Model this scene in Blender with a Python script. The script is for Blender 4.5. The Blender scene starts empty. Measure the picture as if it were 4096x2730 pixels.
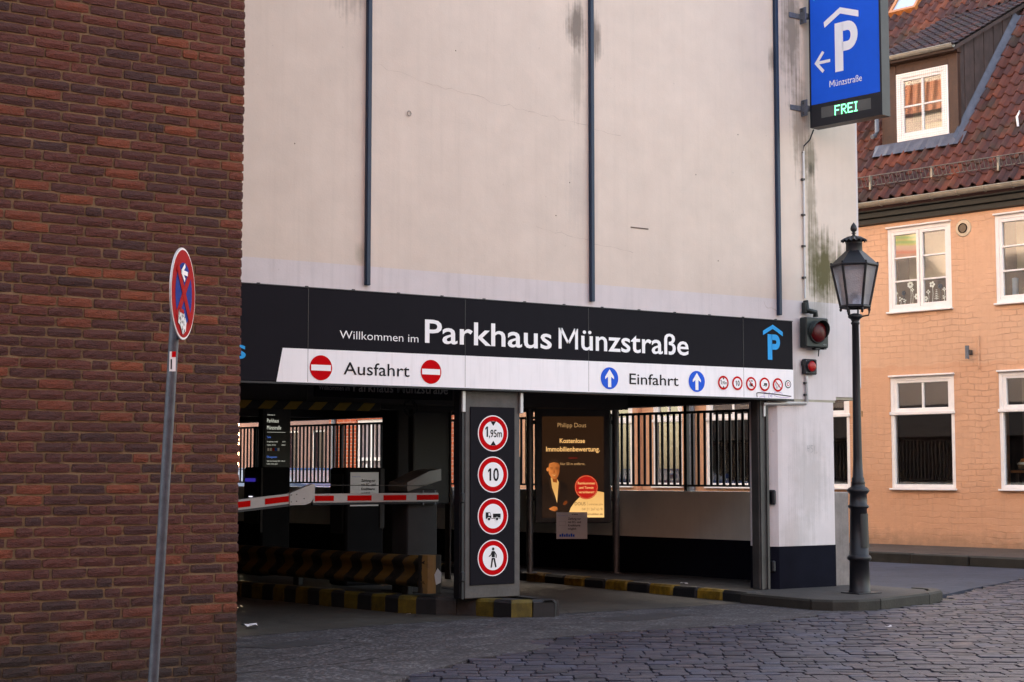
import bpy, bmesh, math, random
from mathutils import Vector, Matrix
random.seed(11)
sc = bpy.context.scene
COL = sc.collection
R = math.radians

# ------------------------------------------------------------------ camera, sky, sun, exposure
CAMP = (-8.5, -13.088, 1.35)
cd = bpy.data.cameras.new('camera'); cam = bpy.data.objects.new('camera', cd); COL.objects.link(cam)
cam.location = CAMP
cam.rotation_euler = (R(90 + 4.618), 0, R(-33.771))
cd.sensor_width = 36; cd.lens = 57.13; cd.clip_start = 0.1; cd.clip_end = 3000
sc.camera = cam

SUN_AZ = math.atan2(0.50, 0.87)      # from +Y towards +X
SUN_EL = R(15)
w = bpy.data.worlds.new('World'); sc.world = w; w.use_nodes = True
nt = w.node_tree; nt.nodes.clear()
sky = nt.nodes.new('ShaderNodeTexSky'); sky.sky_type = 'NISHITA'; sky.sun_disc = False
sky.sun_elevation = SUN_EL; sky.sun_rotation = SUN_AZ; sky.air_density = 1.0; sky.dust_density = 2.0; sky.ozone_density = 1.0
hs = nt.nodes.new('ShaderNodeHueSaturation'); hs.inputs['Saturation'].default_value = 0.8
bg = nt.nodes.new('ShaderNodeBackground'); bg.inputs['Strength'].default_value = 0.15
wo = nt.nodes.new('ShaderNodeOutputWorld')
nt.links.new(sky.outputs[0], hs.inputs['Color']); nt.links.new(hs.outputs[0], bg.inputs[0]); nt.links.new(bg.outputs[0], wo.inputs[0])

sd = bpy.data.lights.new('sun', 'SUN'); sd.energy = 2.5; sd.angle = R(0.5); sd.color = (1, .9, .78)
sun = bpy.data.objects.new('sun', sd); COL.objects.link(sun)
sdir = Vector((math.sin(SUN_AZ) * math.cos(SUN_EL), math.cos(SUN_AZ) * math.cos(SUN_EL), math.sin(SUN_EL)))
sun.rotation_euler = sdir.to_track_quat('Z', 'Y').to_euler(); sun.location = (0, 0, 40)

sc.view_settings.view_transform = 'Standard'; sc.view_settings.look = 'None'
EXPO = 3.05
sc.view_settings.exposure = EXPO; sc.view_settings.gamma = 1
sc.view_settings.use_white_balance = True; sc.view_settings.white_balance_temperature = 7700; sc.view_settings.white_balance_tint = 14
sc.view_settings.use_curve_mapping = False
sc.cycles.max_bounces = 6; sc.cycles.diffuse_bounces = 4; sc.cycles.glossy_bounces = 3
sc.cycles.transmission_bounces = 4; sc.cycles.transparent_max_bounces = 8
sc.cycles.use_denoising = True

# ------------------------------------------------------------------ helpers
def lin(r, g, b):
    f = lambda c: (c / 255 / 12.92) if c / 255 <= .04045 else ((c / 255 + .055) / 1.055) ** 2.4
    return (f(r), f(g), f(b))

MATS = {}
class NT:
    def __init__(s, name):
        s.m = bpy.data.materials.new(name); s.m.use_nodes = True
        s.t = s.m.node_tree; s.p = s.t.nodes['Principled BSDF']; s.out = s.t.nodes['Material Output']
    def n(s, kind, **kw):
        o = s.t.nodes.new(kind)
        for k, v in kw.items(): setattr(o, k, v)
        return o
    def l(s, a, b): s.t.links.new(a, b)
    def setin(s, node, key, val):
        if hasattr(val, 'links'): s.l(val, node.inputs[key])
        else: node.inputs[key].default_value = val
    def math(s, op, a, b=None, c=None):
        o = s.n('ShaderNodeMath', operation=op); s.setin(o, 0, a)
        if b is not None: s.setin(o, 1, b)
        if c is not None: s.setin(o, 2, c)
        return o.outputs[0]
    def mix(s, f, a, b, mode='MIX'):
        o = s.n('ShaderNodeMix', data_type='RGBA', blend_type=mode)
        s.setin(o, 0, f)
        for k, v in ((6, a), (7, b)):
            if isinstance(v, tuple): v = v if len(v) == 4 else (*v, 1)
            s.setin(o, k, v)
        return o.outputs[2]
    def coords(s, rnd=False, scale=(1, 1, 1)):
        tc = s.n('ShaderNodeTexCoord').outputs['Object']
        if rnd:
            oi = s.n('ShaderNodeObjectInfo').outputs['Random']
            v = s.n('ShaderNodeVectorMath', operation='ADD'); s.l(tc, v.inputs[0])
            cx = s.n('ShaderNodeCombineXYZ'); m = s.math('MULTIPLY', oi, 53.0)
            for i in range(3): s.l(m, cx.inputs[i])
            s.l(cx.outputs[0], v.inputs[1]); tc = v.outputs[0]
        if scale != (1, 1, 1):
            mp = s.n('ShaderNodeMapping'); mp.inputs['Scale'].default_value = scale; s.l(tc, mp.inputs[0]); tc = mp.outputs[0]
        return tc
    def noise(s, vec, scale, detail=4, rough=.55, dist=0):
        o = s.n('ShaderNodeTexNoise'); s.l(vec, o.inputs['Vector'])
        o.inputs['Scale'].default_value = scale; o.inputs['Detail'].default_value = detail
        o.inputs['Roughness'].default_value = rough; o.inputs['Distortion'].default_value = dist
        return o.outputs['Fac']
    def ramp(s, f, stops):
        o = s.n('ShaderNodeValToRGB'); s.l(f, o.inputs[0]); e = o.color_ramp.elements
        while len(e) > 1: e.remove(e[0])
        e[0].position = stops[0][0]; e[0].color = (*stops[0][1], 1) if isinstance(stops[0][1], tuple) else (stops[0][1],) * 3 + (1,)
        for p, c in stops[1:]:
            k = e.new(p); k.color = (*c, 1) if isinstance(c, tuple) else (c, c, c, 1)
        return o.outputs[0]
    def bump(s, h, strength=.3, dist=.01, prev=None):
        o = s.n('ShaderNodeBump'); o.inputs['Strength'].default_value = strength; o.inputs['Distance'].default_value = dist
        s.l(h, o.inputs['Height'])
        if prev is not None: s.l(prev, o.inputs['Normal'])
        return o.outputs[0]
    def fin(s, col=None, rough=.6, metal=0, nrm=None, spec=.5, emit=None, estr=1):
        p = s.p
        if col is not None:
            if isinstance(col, tuple): col = (*col[:3], 1)
            s.setin(p, 'Base Color', col)
        s.setin(p, 'Roughness', rough); s.setin(p, 'Metallic', metal); s.setin(p, 'Specular IOR Level', spec)
        if nrm is not None: s.l(nrm, p.inputs['Normal'])
        if emit is not None:
            s.setin(p, 'Emission Color', (*emit, 1) if isinstance(emit, tuple) else emit); p.inputs['Emission Strength'].default_value = estr
        return s.m

def plain(name, c, rough=.55, metal=0, var=.18, scale=6, bump=.15, bd=.004, rnd=True, spec=.4, streak=0):
    """paint / metal / plastic: colour with two scales of mottling, roughness wear and slight relief"""
    if name in MATS: return MATS[name]
    t = NT(name); v = t.coords(rnd)
    n1 = t.noise(v, scale); n2 = t.noise(v, scale * 7, 3)
    f = t.math('ADD', t.math('MULTIPLY', n1, .65), t.math('MULTIPLY', n2, .35))
    lo = tuple(x * (1 - var) for x in c); hi = tuple(min(1, x * (1 + var)) for x in c)
    col = t.ramp(f, [(.3, lo), (.7, hi)])
    if streak:
        sv = t.coords(rnd, (9, 9, .6)); ns = t.noise(sv, 3, 4)
        col = t.mix(t.math('MULTIPLY', t.ramp(ns, [(.5, 0.0), (.8, 1.0)]), streak), col, tuple(x * .45 for x in c))
    rr = t.math('ADD', t.math('MULTIPLY', n2, .2), rough - .1)
    nb = t.bump(n2, bump, bd)
    MATS[name] = t.fin(col, rr, metal, nb, spec)
    return MATS[name]

def emis(name, c, s):
    if name in MATS: return MATS[name]
    t = NT(name); MATS[name] = t.fin((.004, .004, .004), .4, emit=c, estr=s / 2 ** EXPO); return MATS[name]

class MB:
    """collects faces; build() links them as ONE mesh object"""
    def __init__(s): s.v = []; s.f = []; s.m = []; s.sm = []
    def add(s, verts, faces, m=0, smooth=False):
        b = len(s.v); s.v += [tuple(v) for v in verts]
        for f in faces: s.f.append([b + i for i in f]); s.m.append(m); s.sm.append(smooth)
        return s
    def box(s, x0, x1, y0, y1, z0, z1, m=0, c=0):
        if x0 > x1: x0, x1 = x1, x0
        if y0 > y1: y0, y1 = y1, y0
        if z0 > z1: z0, z1 = z1, z0
        if c <= 0:
            V = [(x, y, z) for z in (z0, z1) for y in (y0, y1) for x in (x0, x1)]
            return s.add(V, [(0, 2, 3, 1), (4, 5, 7, 6), (0, 1, 5, 4), (2, 6, 7, 3), (0, 4, 6, 2), (1, 3, 7, 5)], m)
        c = min(c, (x1 - x0) / 2.2, (y1 - y0) / 2.2, (z1 - z0) / 2.2)
        bm = bmesh.new()
        bmesh.ops.create_cube(bm, size=1)
        for v in bm.verts:
            v.co = Vector(((x0 + x1) / 2 + v.co.x * (x1 - x0), (y0 + y1) / 2 + v.co.y * (y1 - y0), (z0 + z1) / 2 + v.co.z * (z1 - z0)))
        bmesh.ops.bevel(bm, geom=bm.edges[:], offset=c, segments=1, affect='EDGES', profile=.5)
        bm.verts.index_update()
        s.add([v.co[:] for v in bm.verts], [[v.index for v in f.verts] for f in bm.faces], m); bm.free(); return s
    def prism(s, poly, a, b, axis='y', m=0, smooth=False):
        """poly (u,w) extruded along axis from a to b: axis y -> (u,y,w); x -> (x,u,w); z -> (u,w,z)"""
        P = {'y': lambda u, w_, t: (u, t, w_), 'x': lambda u, w_, t: (t, u, w_), 'z': lambda u, w_, t: (u, w_, t)}[axis]
        n = len(poly)
        s.add([P(u, q, a) for u, q in poly] + [P(u, q, b) for u, q in poly],
              [list(range(n))[::-1], list(range(n, 2 * n))], m)
        s.add([P(u, q, a) for u, q in poly] + [P(u, q, b) for u, q in poly],
              [(i, (i + 1) % n, n + (i + 1) % n, n + i) for i in range(n)], m, smooth)
        return s
    def lathe(s, prof, c=(0, 0, 0), seg=20, m=0, smooth=True, flute=0):
        """prof list of (r,z)"""
        V = []; n = len(prof)
        for k in range(seg):
            a = 2 * math.pi * k / seg
            for i, (r, z) in enumerate(prof):
                V.append((c[0] + r * math.cos(a), c[1] + r * math.sin(a), c[2] + z))
        F = []
        for k in range(seg):
            k2 = (k + 1) % seg
            for i in range(n - 1): F.append((k * n + i, k2 * n + i, k2 * n + i + 1, k * n + i + 1))
        s.add(V, F, m, smooth)
        s.add([V[k * n] for k in range(seg)], [list(range(seg))[::-1]], m)
        s.add([V[k * n + n - 1] for k in range(seg)], [list(range(seg))], m)
        return s
    def tube(s, pts, r, seg=8, m=0, smooth=True):
        pts = [Vector(p) for p in pts]; V = []; up0 = Vector((0, 0, 1)); n = len(pts)
        for i, p in enumerate(pts):
            d = (pts[min(i + 1, n - 1)] - pts[max(i - 1, 0)]).normalized()
            u = d.cross(up0 if abs(d.z) < .95 else Vector((1, 0, 0))).normalized(); q = u.cross(d)
            rr = r[i] if isinstance(r, (list, tuple)) else r
            for k in range(seg):
                a = 2 * math.pi * k / seg; V.append(p + u * math.cos(a) * rr + q * math.sin(a) * rr)
        F = [(i * seg + k, i * seg + (k + 1) % seg, (i + 1) * seg + (k + 1) % seg, (i + 1) * seg + k) for i in range(n - 1) for k in range(seg)]
        s.add(V, F, m, smooth); s.add(V[:seg], [list(range(seg))], m); s.add(V[-seg:], [list(range(seg))[::-1]], m)
        return s
    def jit(s, a, seed=None):
        r = random.Random(seed if seed is not None else len(s.v) * 7 + int(abs(s.v[0][0]) * 1000)); key = {}
        for i, v in enumerate(s.v):
            k = tuple(round(c, 4) for c in v)
            if k not in key: key[k] = tuple(c + r.uniform(-a, a) for c in v)
            s.v[i] = key[k]
        return s
    def build(s, name, mats, parent=None, world=False, loc=None):
        if not isinstance(mats, (list, tuple)): mats = [mats]
        me = bpy.data.meshes.new(name)
        V = s.v
        if world and parent is not None:
            inv = frame(parent).inverted(); V = [tuple(inv @ Vector(v)) for v in V]
        me.from_pydata(V, [], s.f)
        for m in mats: me.materials.append(m)
        me.polygons.foreach_set('material_index', s.m); me.polygons.foreach_set('use_smooth', s.sm)
        me.update()
        return put(name, me, parent, loc)

FR = {}
def frame(o):
    return FR.get(o.name, Matrix.Identity(4))
def put(name, me, parent=None, loc=None, rot=None):
    o = bpy.data.objects.new(name, me); COL.objects.link(o)
    if parent is not None: o.parent = parent
    if loc is not None: o.location = loc
    if rot is not None: o.rotation_euler = rot
    FR[o.name] = (frame(parent) if parent is not None else Matrix.Identity(4)) @ (Matrix.LocRotScale(Vector(loc or (0, 0, 0)), None if rot is None else o.rotation_euler, None))
    return o
def thing(name, label, cat, loc=(0, 0, 0), rotz=0, group=None):
    o = bpy.data.objects.new(name, None); COL.objects.link(o)
    o.empty_display_size = .2; o.location = loc; o.rotation_euler = (0, 0, rotz)
    FR[o.name] = Matrix.LocRotScale(Vector(loc), o.rotation_euler, None)
    return tag(o, label, cat, group)
def tag(o, label, cat, group=None):
    o['label'] = label; o['category'] = cat
    if group: o['group'] = group
    return o
def struct(o): o['kind'] = 'structure'; return o
def stuff(o): o['kind'] = 'stuff'; return o

# --- flat lettering and symbols -----------------------------------------------------------
_tc = {}
def glyphs(txt, bold=0):
    k = (txt, bold)
    if k not in _tc:
        c = bpy.data.curves.new('t', 'FONT'); c.body = txt; c.offset = bold; c.resolution_u = 3
        o = bpy.data.objects.new('t', c); COL.objects.link(o)
        bpy.context.view_layer.update()
        me = bpy.data.meshes.new_from_object(o.evaluated_get(bpy.context.evaluated_depsgraph_get()))
        V = [(v.co.x, v.co.y) for v in me.vertices]; F = [tuple(p.vertices) for p in me.polygons]
        bpy.data.objects.remove(o); bpy.data.curves.remove(c); bpy.data.meshes.remove(me)
        _tc[k] = (V, F)
    return _tc[k]

class Flat:
    """2-D print on a plane: O origin, Rv right, N outward normal; layers 1.5 mm apart"""
    def __init__(s, O, Rv, N, U=(0, 0, 1), step=.0015):
        s.O = Vector(O); s.R = Vector(Rv).normalized(); s.N = Vector(N).normalized(); s.U = Vector(U).normalized(); s.step = step; s.new()
    def new(s): s.b = MB(); s.mats = []; return s
    def mi(s, m):
        if m not in s.mats: s.mats.append(m)
        return s.mats.index(m)
    def P(s, u, v, l): return tuple(s.O + s.R * u + s.U * v + s.N * (l * s.step))
    def poly(s, pts, m, l=1):
        s.b.add([s.P(u, v, l) for u, v in pts], [list(range(len(pts)))], s.mi(m)); return s
    def rect(s, u0, u1, v0, v1, m, l=1): return s.poly([(u0, v0), (u1, v0), (u1, v1), (u0, v1)], m, l)
    def disc(s, u, v, r, m, l=1, rv=None, seg=40):
        rv = rv or r
        return s.poly([(u + r * math.cos(2 * math.pi * k / seg), v + rv * math.sin(2 * math.pi * k / seg)) for k in range(seg)], m, l)
    def line(s, pts, wd_, m, l=1):
        for (a, b), (c, d) in zip(pts[:-1], pts[1:]):
            L = math.hypot(c - a, d - b) or 1e-6; px, py = -(d - b) / L * wd_ / 2, (c - a) / L * wd_ / 2
            s.poly([(a + px, b + py), (c + px, d + py), (c - px, d - py), (a - px, b - py)], m, l)
        return s
    def text(s, txt, u0, u1, v0, cap, m, l=2, bold=0, shear=0):
        V, F = glyphs(txt, bold)
        xs = [x for x, y in V]; a, b_ = min(xs), max(xs); sx = (u1 - u0) / (b_ - a) if u1 is not None else cap / .682; sy = cap / .682
        s.b.add([s.P(u0 + (x - a) * sx + shear * y * sy, v0 + y * sy, l) for x, y in V], F, s.mi(m)); return s
    def build(s, name, parent):
        o = s.b.build(name, s.mats, parent, world=True); s.new(); return o

def one(fl, u, v, h, m, l):
    w_ = h * .17; fl.rect(u - w_ / 2, u + w_ / 2, v, v + h, m, l); fl.poly([(u - w_ / 2, v + h), (u - w_ / 2, v + h * .8), (u - w_ * 1.35, v + h * .66), (u - w_ * 1.35, v + h * .82)], m, l)
def ring_sign(fl, u, v, r, icon, wht, red, blk, l=1):
    fl.disc(u, v, r * 1.06, wht, l); fl.disc(u, v, r, red, l + 1); fl.disc(u, v, r * .72, wht, l + 2)
    k = r * .72; L = l + 3
    if icon == 'height':
        fl.poly([(u - k * .27, v + k * .98), (u + k * .27, v + k * .98), (u, v + k * .6)], blk, L)
        fl.poly([(u - k * .27, v - k * .98), (u + k * .27, v - k * .98), (u, v - k * .6)], blk, L)
        one(fl, u - k * .58, v - k * .3, k * .85, blk, L)
        fl.text(',95m', u - k * .42, u + k * .85, v - k * .3, k * .58, blk, L, .015)
    elif icon == '10':
        one(fl, u - k * .28, v - k * .5, k, blk, L); fl.text('0', u + k * .0, u + k * .55, v - k * .5, k, blk, L, .02)
    elif icon == 'trailer':
        fl.poly([(u - .62 * k, v + .32 * k), (u - .3 * k, v + .32 * k), (u - .18 * k, v + .02 * k), (u - .18 * k, v - .2 * k), (u - .72 * k, v - .2 * k), (u - .72 * k, v + .32 * k)], blk, L)
        fl.poly([(u - .46 * k, v + .26 * k), (u - .33 * k, v + .26 * k), (u - .25 * k, v + .05 * k), (u - .46 * k, v + .05 * k)], wht, L + 1)
        fl.rect(u - .15 * k, u + .72 * k, v - .2 * k, v - .15 * k, blk, L)
        fl.rect(u - .02 * k, u + .72 * k, v - .12 * k, v + .2 * k, blk, L)
        for q in (-.42, .36):
            fl.disc(u + q * k, v - .22 * k, .16 * k, wht, L + 1, seg=16); fl.disc(u + q * k, v - .22 * k, .12 * k, blk, L + 2, seg=16)
    elif icon == 'walk':
        fl.disc(u, v + .72 * k, .12 * k, blk, L, seg=16)
        fl.poly([(u - .14 * k, v + .55 * k), (u + .14 * k, v + .55 * k), (u + .17 * k, v + .05 * k), (u - .14 * k, v + .05 * k)], blk, L)
        fl.line([(u - .1 * k, v + .5 * k), (u - .24 * k, v + .22 * k), (u - .42 * k, v + .12 * k)], .09 * k, blk, L + 1)
        fl.line([(u + .1 * k, v + .5 * k), (u + .3 * k, v + .22 * k), (u + .28 * k, v + .0 * k)], .09 * k, blk, L + 1)
        fl.poly([(u - .13 * k, v), (u + .02 * k, v), (u - .12 * k, v - .78 * k), (u - .26 * k, v - .78 * k)], blk, L)
        fl.poly([(u + .0 * k, v), (u + .16 * k, v), (u + .34 * k, v - .74 * k), (u + .2 * k, v - .78 * k)], blk, L)
    elif icon in ('gas', 'smoke'):
        if icon == 'gas':
            fl.poly([(u - .5 * k, v - .1 * k), (u - .35 * k, v + .1 * k), (u + .4 * k, v + .1 * k), (u + .4 * k, v - .5 * k), (u - .5 * k, v - .5 * k)], blk, L)
            fl.disc(u - .36 * k, v - .28 * k, .1 * k, wht, L + 1, seg=10)
            fl.rect(u - .2 * k, u + .4 * k, v + .62 * k, v + .72 * k, blk, L); fl.rect(u - .05 * k, u + .4 * k, v + .42 * k, v + .52 * k, blk, L)
        else:
            fl.line([(u - .4 * k, v - .75 * k), (u + .72 * k, v + .25 * k)], .16 * k, blk, L); fl.line([(u - .34 * k, v - .69 * k), (u + .66 * k, v + .2 * k)], .08 * k, wht, L + 1)
            fl.line([(u - .45 * k, v - .6 * k), (u - .5 * k, v - .2 * k), (u - .75 * k, v + .0 * k), (u - .55 * k, v + .3 * k)], .08 * k, blk, L)
        fl.line([(u - .72 * k, v + .72 * k), (u + .72 * k, v - .72 * k)], .2 * k, red, L + 2)
    elif icon == 'cart':
        fl.rect(u - .2 * k, u + .6 * k, v - .3 * k, v + .25 * k, blk, L); fl.rect(u - .55 * k, u - .1 * k, v - .28 * k, v - .2 * k, blk, L)
        fl.disc(u + .25 * k, v - .3 * k, .22 * k, wht, L + 1, seg=16); fl.disc(u + .25 * k, v - .3 * k, .16 * k, blk, L + 2, seg=16)

# ------------------------------------------------------------------ materials
def facade_mat(name, base, stains=(), streak=.35, scale=1.0):
    t = NT(name); tc = t.coords(); v = tc
    big = t.noise(v, .5, 5); mid = t.noise(v, 3.5, 5); fine = t.noise(v, 60, 3)
    f = t.math('ADD', t.math('MULTIPLY', big, .6), t.math('MULTIPLY', mid, .4))
    col = t.ramp(f, [(.32, tuple(x * .88 for x in base)), (.68, tuple(min(1, x * 1.07) for x in base))])
    sv = t.n('ShaderNodeMapping'); sv.inputs['Scale'].default_value = (7, 7, .18); t.l(tc, sv.inputs[0])
    st = t.noise(sv.outputs[0], 2.2, 6, .65)
    col = t.mix(t.math('MULTIPLY', t.ramp(st, [(.5, 0.0), (.78, 1.0)]), streak * .55), col, tuple(x * .55 for x in base))
    sp = t.noise(v, 22, 2); col = t.mix(t.math('MULTIPLY', t.ramp(sp, [(.72, 0.0), (.76, 1.0)]), .35), col, tuple(x * .5 for x in base))
    # hairline cracks
    vo = t.n('ShaderNodeTexVoronoi', feature='DISTANCE_TO_EDGE'); mp = t.n('ShaderNodeMapping'); mp.inputs['Scale'].default_value = (.28, .28, .42)
    nn = t.n('ShaderNodeTexNoise'); t.l(tc, nn.inputs['Vector']); nn.inputs['Scale'].default_value = 2.5
    va = t.n('ShaderNodeVectorMath', operation='MULTIPLY_ADD'); t.l(nn.outputs['Color'], va.inputs[0]); va.inputs[1].default_value = (.5, .5, .5); t.l(tc, va.inputs[2])
    t.l(va.outputs[0], mp.inputs[0]); t.l(mp.outputs[0], vo.inputs['Vector']); vo.inputs['Scale'].default_value = 1
    ck = t.math('MULTIPLY', t.ramp(vo.outputs['Distance'], [(.0, 1.0), (.0012, 0.0)]), t.ramp(big, [(.7, 0.0), (.75, 1.0)]))
    col = t.mix(t.math('MULTIPLY', ck, .15), col, tuple(x * .4 for x in base))
    if stains:
        sep = t.n('ShaderNodeSeparateXYZ'); t.l(tc, sep.inputs[0])
        jag = t.noise(sv.outputs[0], 5, 5); jag2 = t.noise(v, 9, 5)
        for x0, z0, rx, rz, c, k in stains:
            dx = t.math('DIVIDE', t.math('SUBTRACT', sep.outputs[0], x0), rx); dz = t.math('DIVIDE', t.math('SUBTRACT', sep.outputs[2], z0), rz)
            d = t.math('SQRT', t.math('ADD', t.math('MULTIPLY', dx, dx), t.math('MULTIPLY', dz, dz)))
            d = t.math('ADD', d, t.math('MULTIPLY', t.math('SUBTRACT', jag, .5), 1.5)); d = t.math('ADD', d, t.math('MULTIPLY', t.math('SUBTRACT', jag2, .5), .9))
            col = t.mix(t.math('MULTIPLY', t.ramp(d, [(.35, 1.0), (1.0, 0.0)]), k), col, c)
    nb = t.bump(fine, .25, .004); nb = t.bump(mid, .2, .02, nb)
    return t.fin(col, .85, 0, nb, .25)

def brick_mat(name, island):
    t = NT(name); v = t.coords(not island)
    rnd = t.n('ShaderNodeNewGeometry').outputs['Random Per Island'] if island else t.n('ShaderNodeObjectInfo').outputs['Random']
    base = t.ramp(rnd, [(0, (.05, .024, .0225)), (.12, (.068, .0265, .023)), (.45, (.088, .0295, .0235)), (.7, (.104, .0325, .024)), (.86, (.128, .037, .024)), (.94, (.17, .046, .024)), (1, (.21, .055, .025))])
    n1 = t.noise(v, 14, 6, .65); n2 = t.noise(v, 55, 4, .6)
    col = t.mix(t.ramp(n1, [(.35, 0.0), (.7, .6)]), base, t.mix(.5, base, (.05, .03, .03)))
    col = t.mix(t.ramp(n2, [(.62, 0.0), (.85, .5)]), col, (.24, .15, .12))
    # weaker sky light near the ground painted in, with streaked blotchy soot
    geo = t.n('ShaderNodeNewGeometry'); sep = t.n('ShaderNodeSeparateXYZ'); t.l(geo.outputs['Position'], sep.inputs[0])
    gn = t.noise(geo.outputs['Position'], 3.2, 5)
    shade_soot = t.math('SUBTRACT', 1.0, t.math('ADD', t.math('MULTIPLY', sep.outputs[2], 1.6), t.math('MULTIPLY', t.math('SUBTRACT', gn, .5), 2.2)))
    shade_soot = t.math('MULTIPLY', t.math('MINIMUM', t.math('MAXIMUM', shade_soot, 0.0), 1.0), .75)
    col = t.mix(shade_soot, col, (.025, .023, .022))
    mp = t.n('ShaderNodeMapping'); mp.inputs['Scale'].default_value = (1, 1, 2.6); mp.inputs['Rotation'].default_value = (0, .12, 0); t.l(v, mp.inputs[0])
    cr = t.n('ShaderNodeTexNoise'); t.l(mp.outputs[0], cr.inputs['Vector']); cr.inputs['Scale'].default_value = 30; cr.inputs['Detail'].default_value = 7; cr.inputs['Distortion'].default_value = 1.6
    nb = t.bump(cr.outputs['Fac'], .9, .012); nb = t.bump(n2, .4, .004, nb)
    return t.fin(col, .82, 0, nb, .3)
BRK = brick_mat('dark_clinker_brick', False); BRKI = brick_mat('dark_clinker_brickwork', True)

def mortar_mat():
    t = NT('sand_mortar'); v = t.coords(); n1 = t.noise(v, 6, 5); n2 = t.noise(v, 120, 3)
    col = t.ramp(n1, [(.3, (.14, .092, .054)), (.7, (.215, .145, .087))])
    geo = t.n('ShaderNodeNewGeometry'); sep = t.n('ShaderNodeSeparateXYZ'); t.l(geo.outputs['Position'], sep.inputs[0])
    shade_soot = t.math('SUBTRACT', .95, t.math('ADD', t.math('MULTIPLY', sep.outputs[2], 1.5), t.math('MULTIPLY', t.math('SUBTRACT', n1, .5), 1.6)))  # same ground shade and soot painted on the mortar
    col = t.mix(t.math('MULTIPLY', t.math('MINIMUM', t.math('MAXIMUM', shade_soot, 0.0), 1.0), .8), col, (.06, .055, .05))
    return t.fin(col, .95, 0, t.bump(n2, .6, .006), .15)
MORTAR = mortar_mat()

def stone_mat(name, island):
    t = NT(name); v = t.coords(not island)
    rnd = t.n('ShaderNodeNewGeometry').outputs['Random Per Island'] if island else t.n('ShaderNodeObjectInfo').outputs['Random']
    base = t.ramp(rnd, [(0, (.017, .018, .03)), (.25, (.024, .025, .043)), (.5, (.03, .03, .052)), (.7, (.038, .034, .05)), (.85, (.05, .04, .052)), (.93, (.03, .037, .068)), (1, (.042, .047, .08))])
    n1 = t.noise(v, 9, 5); n2 = t.noise(v, 70, 4)
    col = t.mix(t.ramp(n1, [(.35, 0.0), (.75, .6)]), base, t.mix(.5, base, (.018, .017, .021)))
    col = t.mix(t.ramp(n2, [(.66, 0.0), (.8, .35)]), col, (.09, .088, .1))
    nb = t.bump(n1, .4, .008); nb = t.bump(n2, .4, .002, nb)
    rr = t.ramp(n1, [(.3, .42), (.7, .62)])
    return t.fin(col, rr, 0, nb, .38)
STN = stone_mat('worn_cobble_stone', False); STNI = stone_mat('worn_cobble_stones', True)

def asphalt_mat(name, base, speck, rough=.75, sp=.25):
    t = NT(name); v = t.coords(); n1 = t.noise(v, .9, 6, .6); n2 = t.noise(v, 4, 5); fine = t.n('ShaderNodeTexVoronoi'); t.l(v, fine.inputs['Vector']); fine.inputs['Scale'].default_value = 48
    f = t.math('ADD', t.math('MULTIPLY', n1, .6), t.math('MULTIPLY', n2, .4))
    col = t.ramp(f, [(.33, tuple(x * .62 for x in base)), (.66, tuple(x * 1.3 for x in base))])
    wn = t.n('ShaderNodeTexWhiteNoise'); t.l(fine.outputs['Color'], wn.inputs['Vector'])
    col = t.mix(t.math('MULTIPLY', t.ramp(wn.outputs['Value'], [(.72, 0.0), (.78, 1.0)]), t.math('MULTIPLY', t.ramp(n2, [(.35, .15), (.7, 1.0)]), sp)), col, speck)
    vo = t.n('ShaderNodeTexVoronoi', feature='DISTANCE_TO_EDGE'); va = t.n('ShaderNodeVectorMath', operation='MULTIPLY_ADD')
    nn = t.n('ShaderNodeTexNoise'); t.l(v, nn.inputs['Vector']); nn.inputs['Scale'].default_value = 3; t.l(nn.outputs['Color'], va.inputs[0]); va.inputs[1].default_value = (.5, .5, 0); t.l(v, va.inputs[2])
    t.l(va.outputs[0], vo.inputs['Vector']); vo.inputs['Scale'].default_value = .75
    ck = t.math('MULTIPLY', t.ramp(vo.outputs['Distance'], [(.0, 1.0), (.012, 0.0)]), t.ramp(n1, [(.46, 0.0), (.52, 1.0)]))
    col = t.mix(t.math('MULTIPLY', ck, .8), col, (.012, .011, .011))
    nb = t.bump(fine.outputs['Distance'], .35, .006); nb = t.bump(n2, .25, .03, nb)
    return t.fin(col, rough, 0, nb, .22)
ASPH = asphalt_mat('grey_asphalt', (.046, .041, .045), (.3, .29, .3), .8, .4); ROAD = asphalt_mat('street_asphalt', (.03, .034, .052), (.09, .09, .12), .8, .15)
FLOOR = asphalt_mat('garage_concrete_floor', (.06, .053, .046), (.16, .15, .14), .6, .1)
PAVE = asphalt_mat('pavement_slab', (.07, .052, .044), (.18, .15, .14), .8, .2)
SOIL = plain('dark_joint_grit', (.022, .019, .02), .95, 0, .4, 8, .6, .01)

DK = (.055, .05, .045); GR = (.1, .085, .04)
ST = [(-1.55, 6.05, .28, .55, (.2, .16, .14), .55), (-1.3, 6.2, .2, .4, (.2, .16, .14), .45),
      (1.03, 5.85, .14, .3, (.13, .105, .09), .8), (1.27, 5.75, .1, .28, (.13, .105, .09), .75), (1.05, 5.3, .1, .5, (.22, .18, .15), .35),
      (4.0, 6.3, .18, .9, (.12, .1, .07), .7), (4.12, 5.2, .16, .7, (.14, .11, .08), .6), (4.28, 4.85, .12, .3, (.1, .09, .05), .7), (4.27, 4.4, .1, .5, (.14, .12, .07), .55), (4.27, 4.72, .07, .09, (.06, .055, .04), .8),
      (4.45, 3.6, .28, .5, (.085, .075, .025), .95), (4.3, 3.75, .14, .6, (.1, .09, .04), .6), (4.72, 3.55, .2, .35, (.1, .09, .04), .6),
      (-1.42, 3.35, .07, .12, (.25, .24, .16), .4), (1.1, 4.2, .25, .5, (.4, .36, .34), .25), (3.72, 5.9, .08, .18, (.16, .13, .11), .6)]
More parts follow.
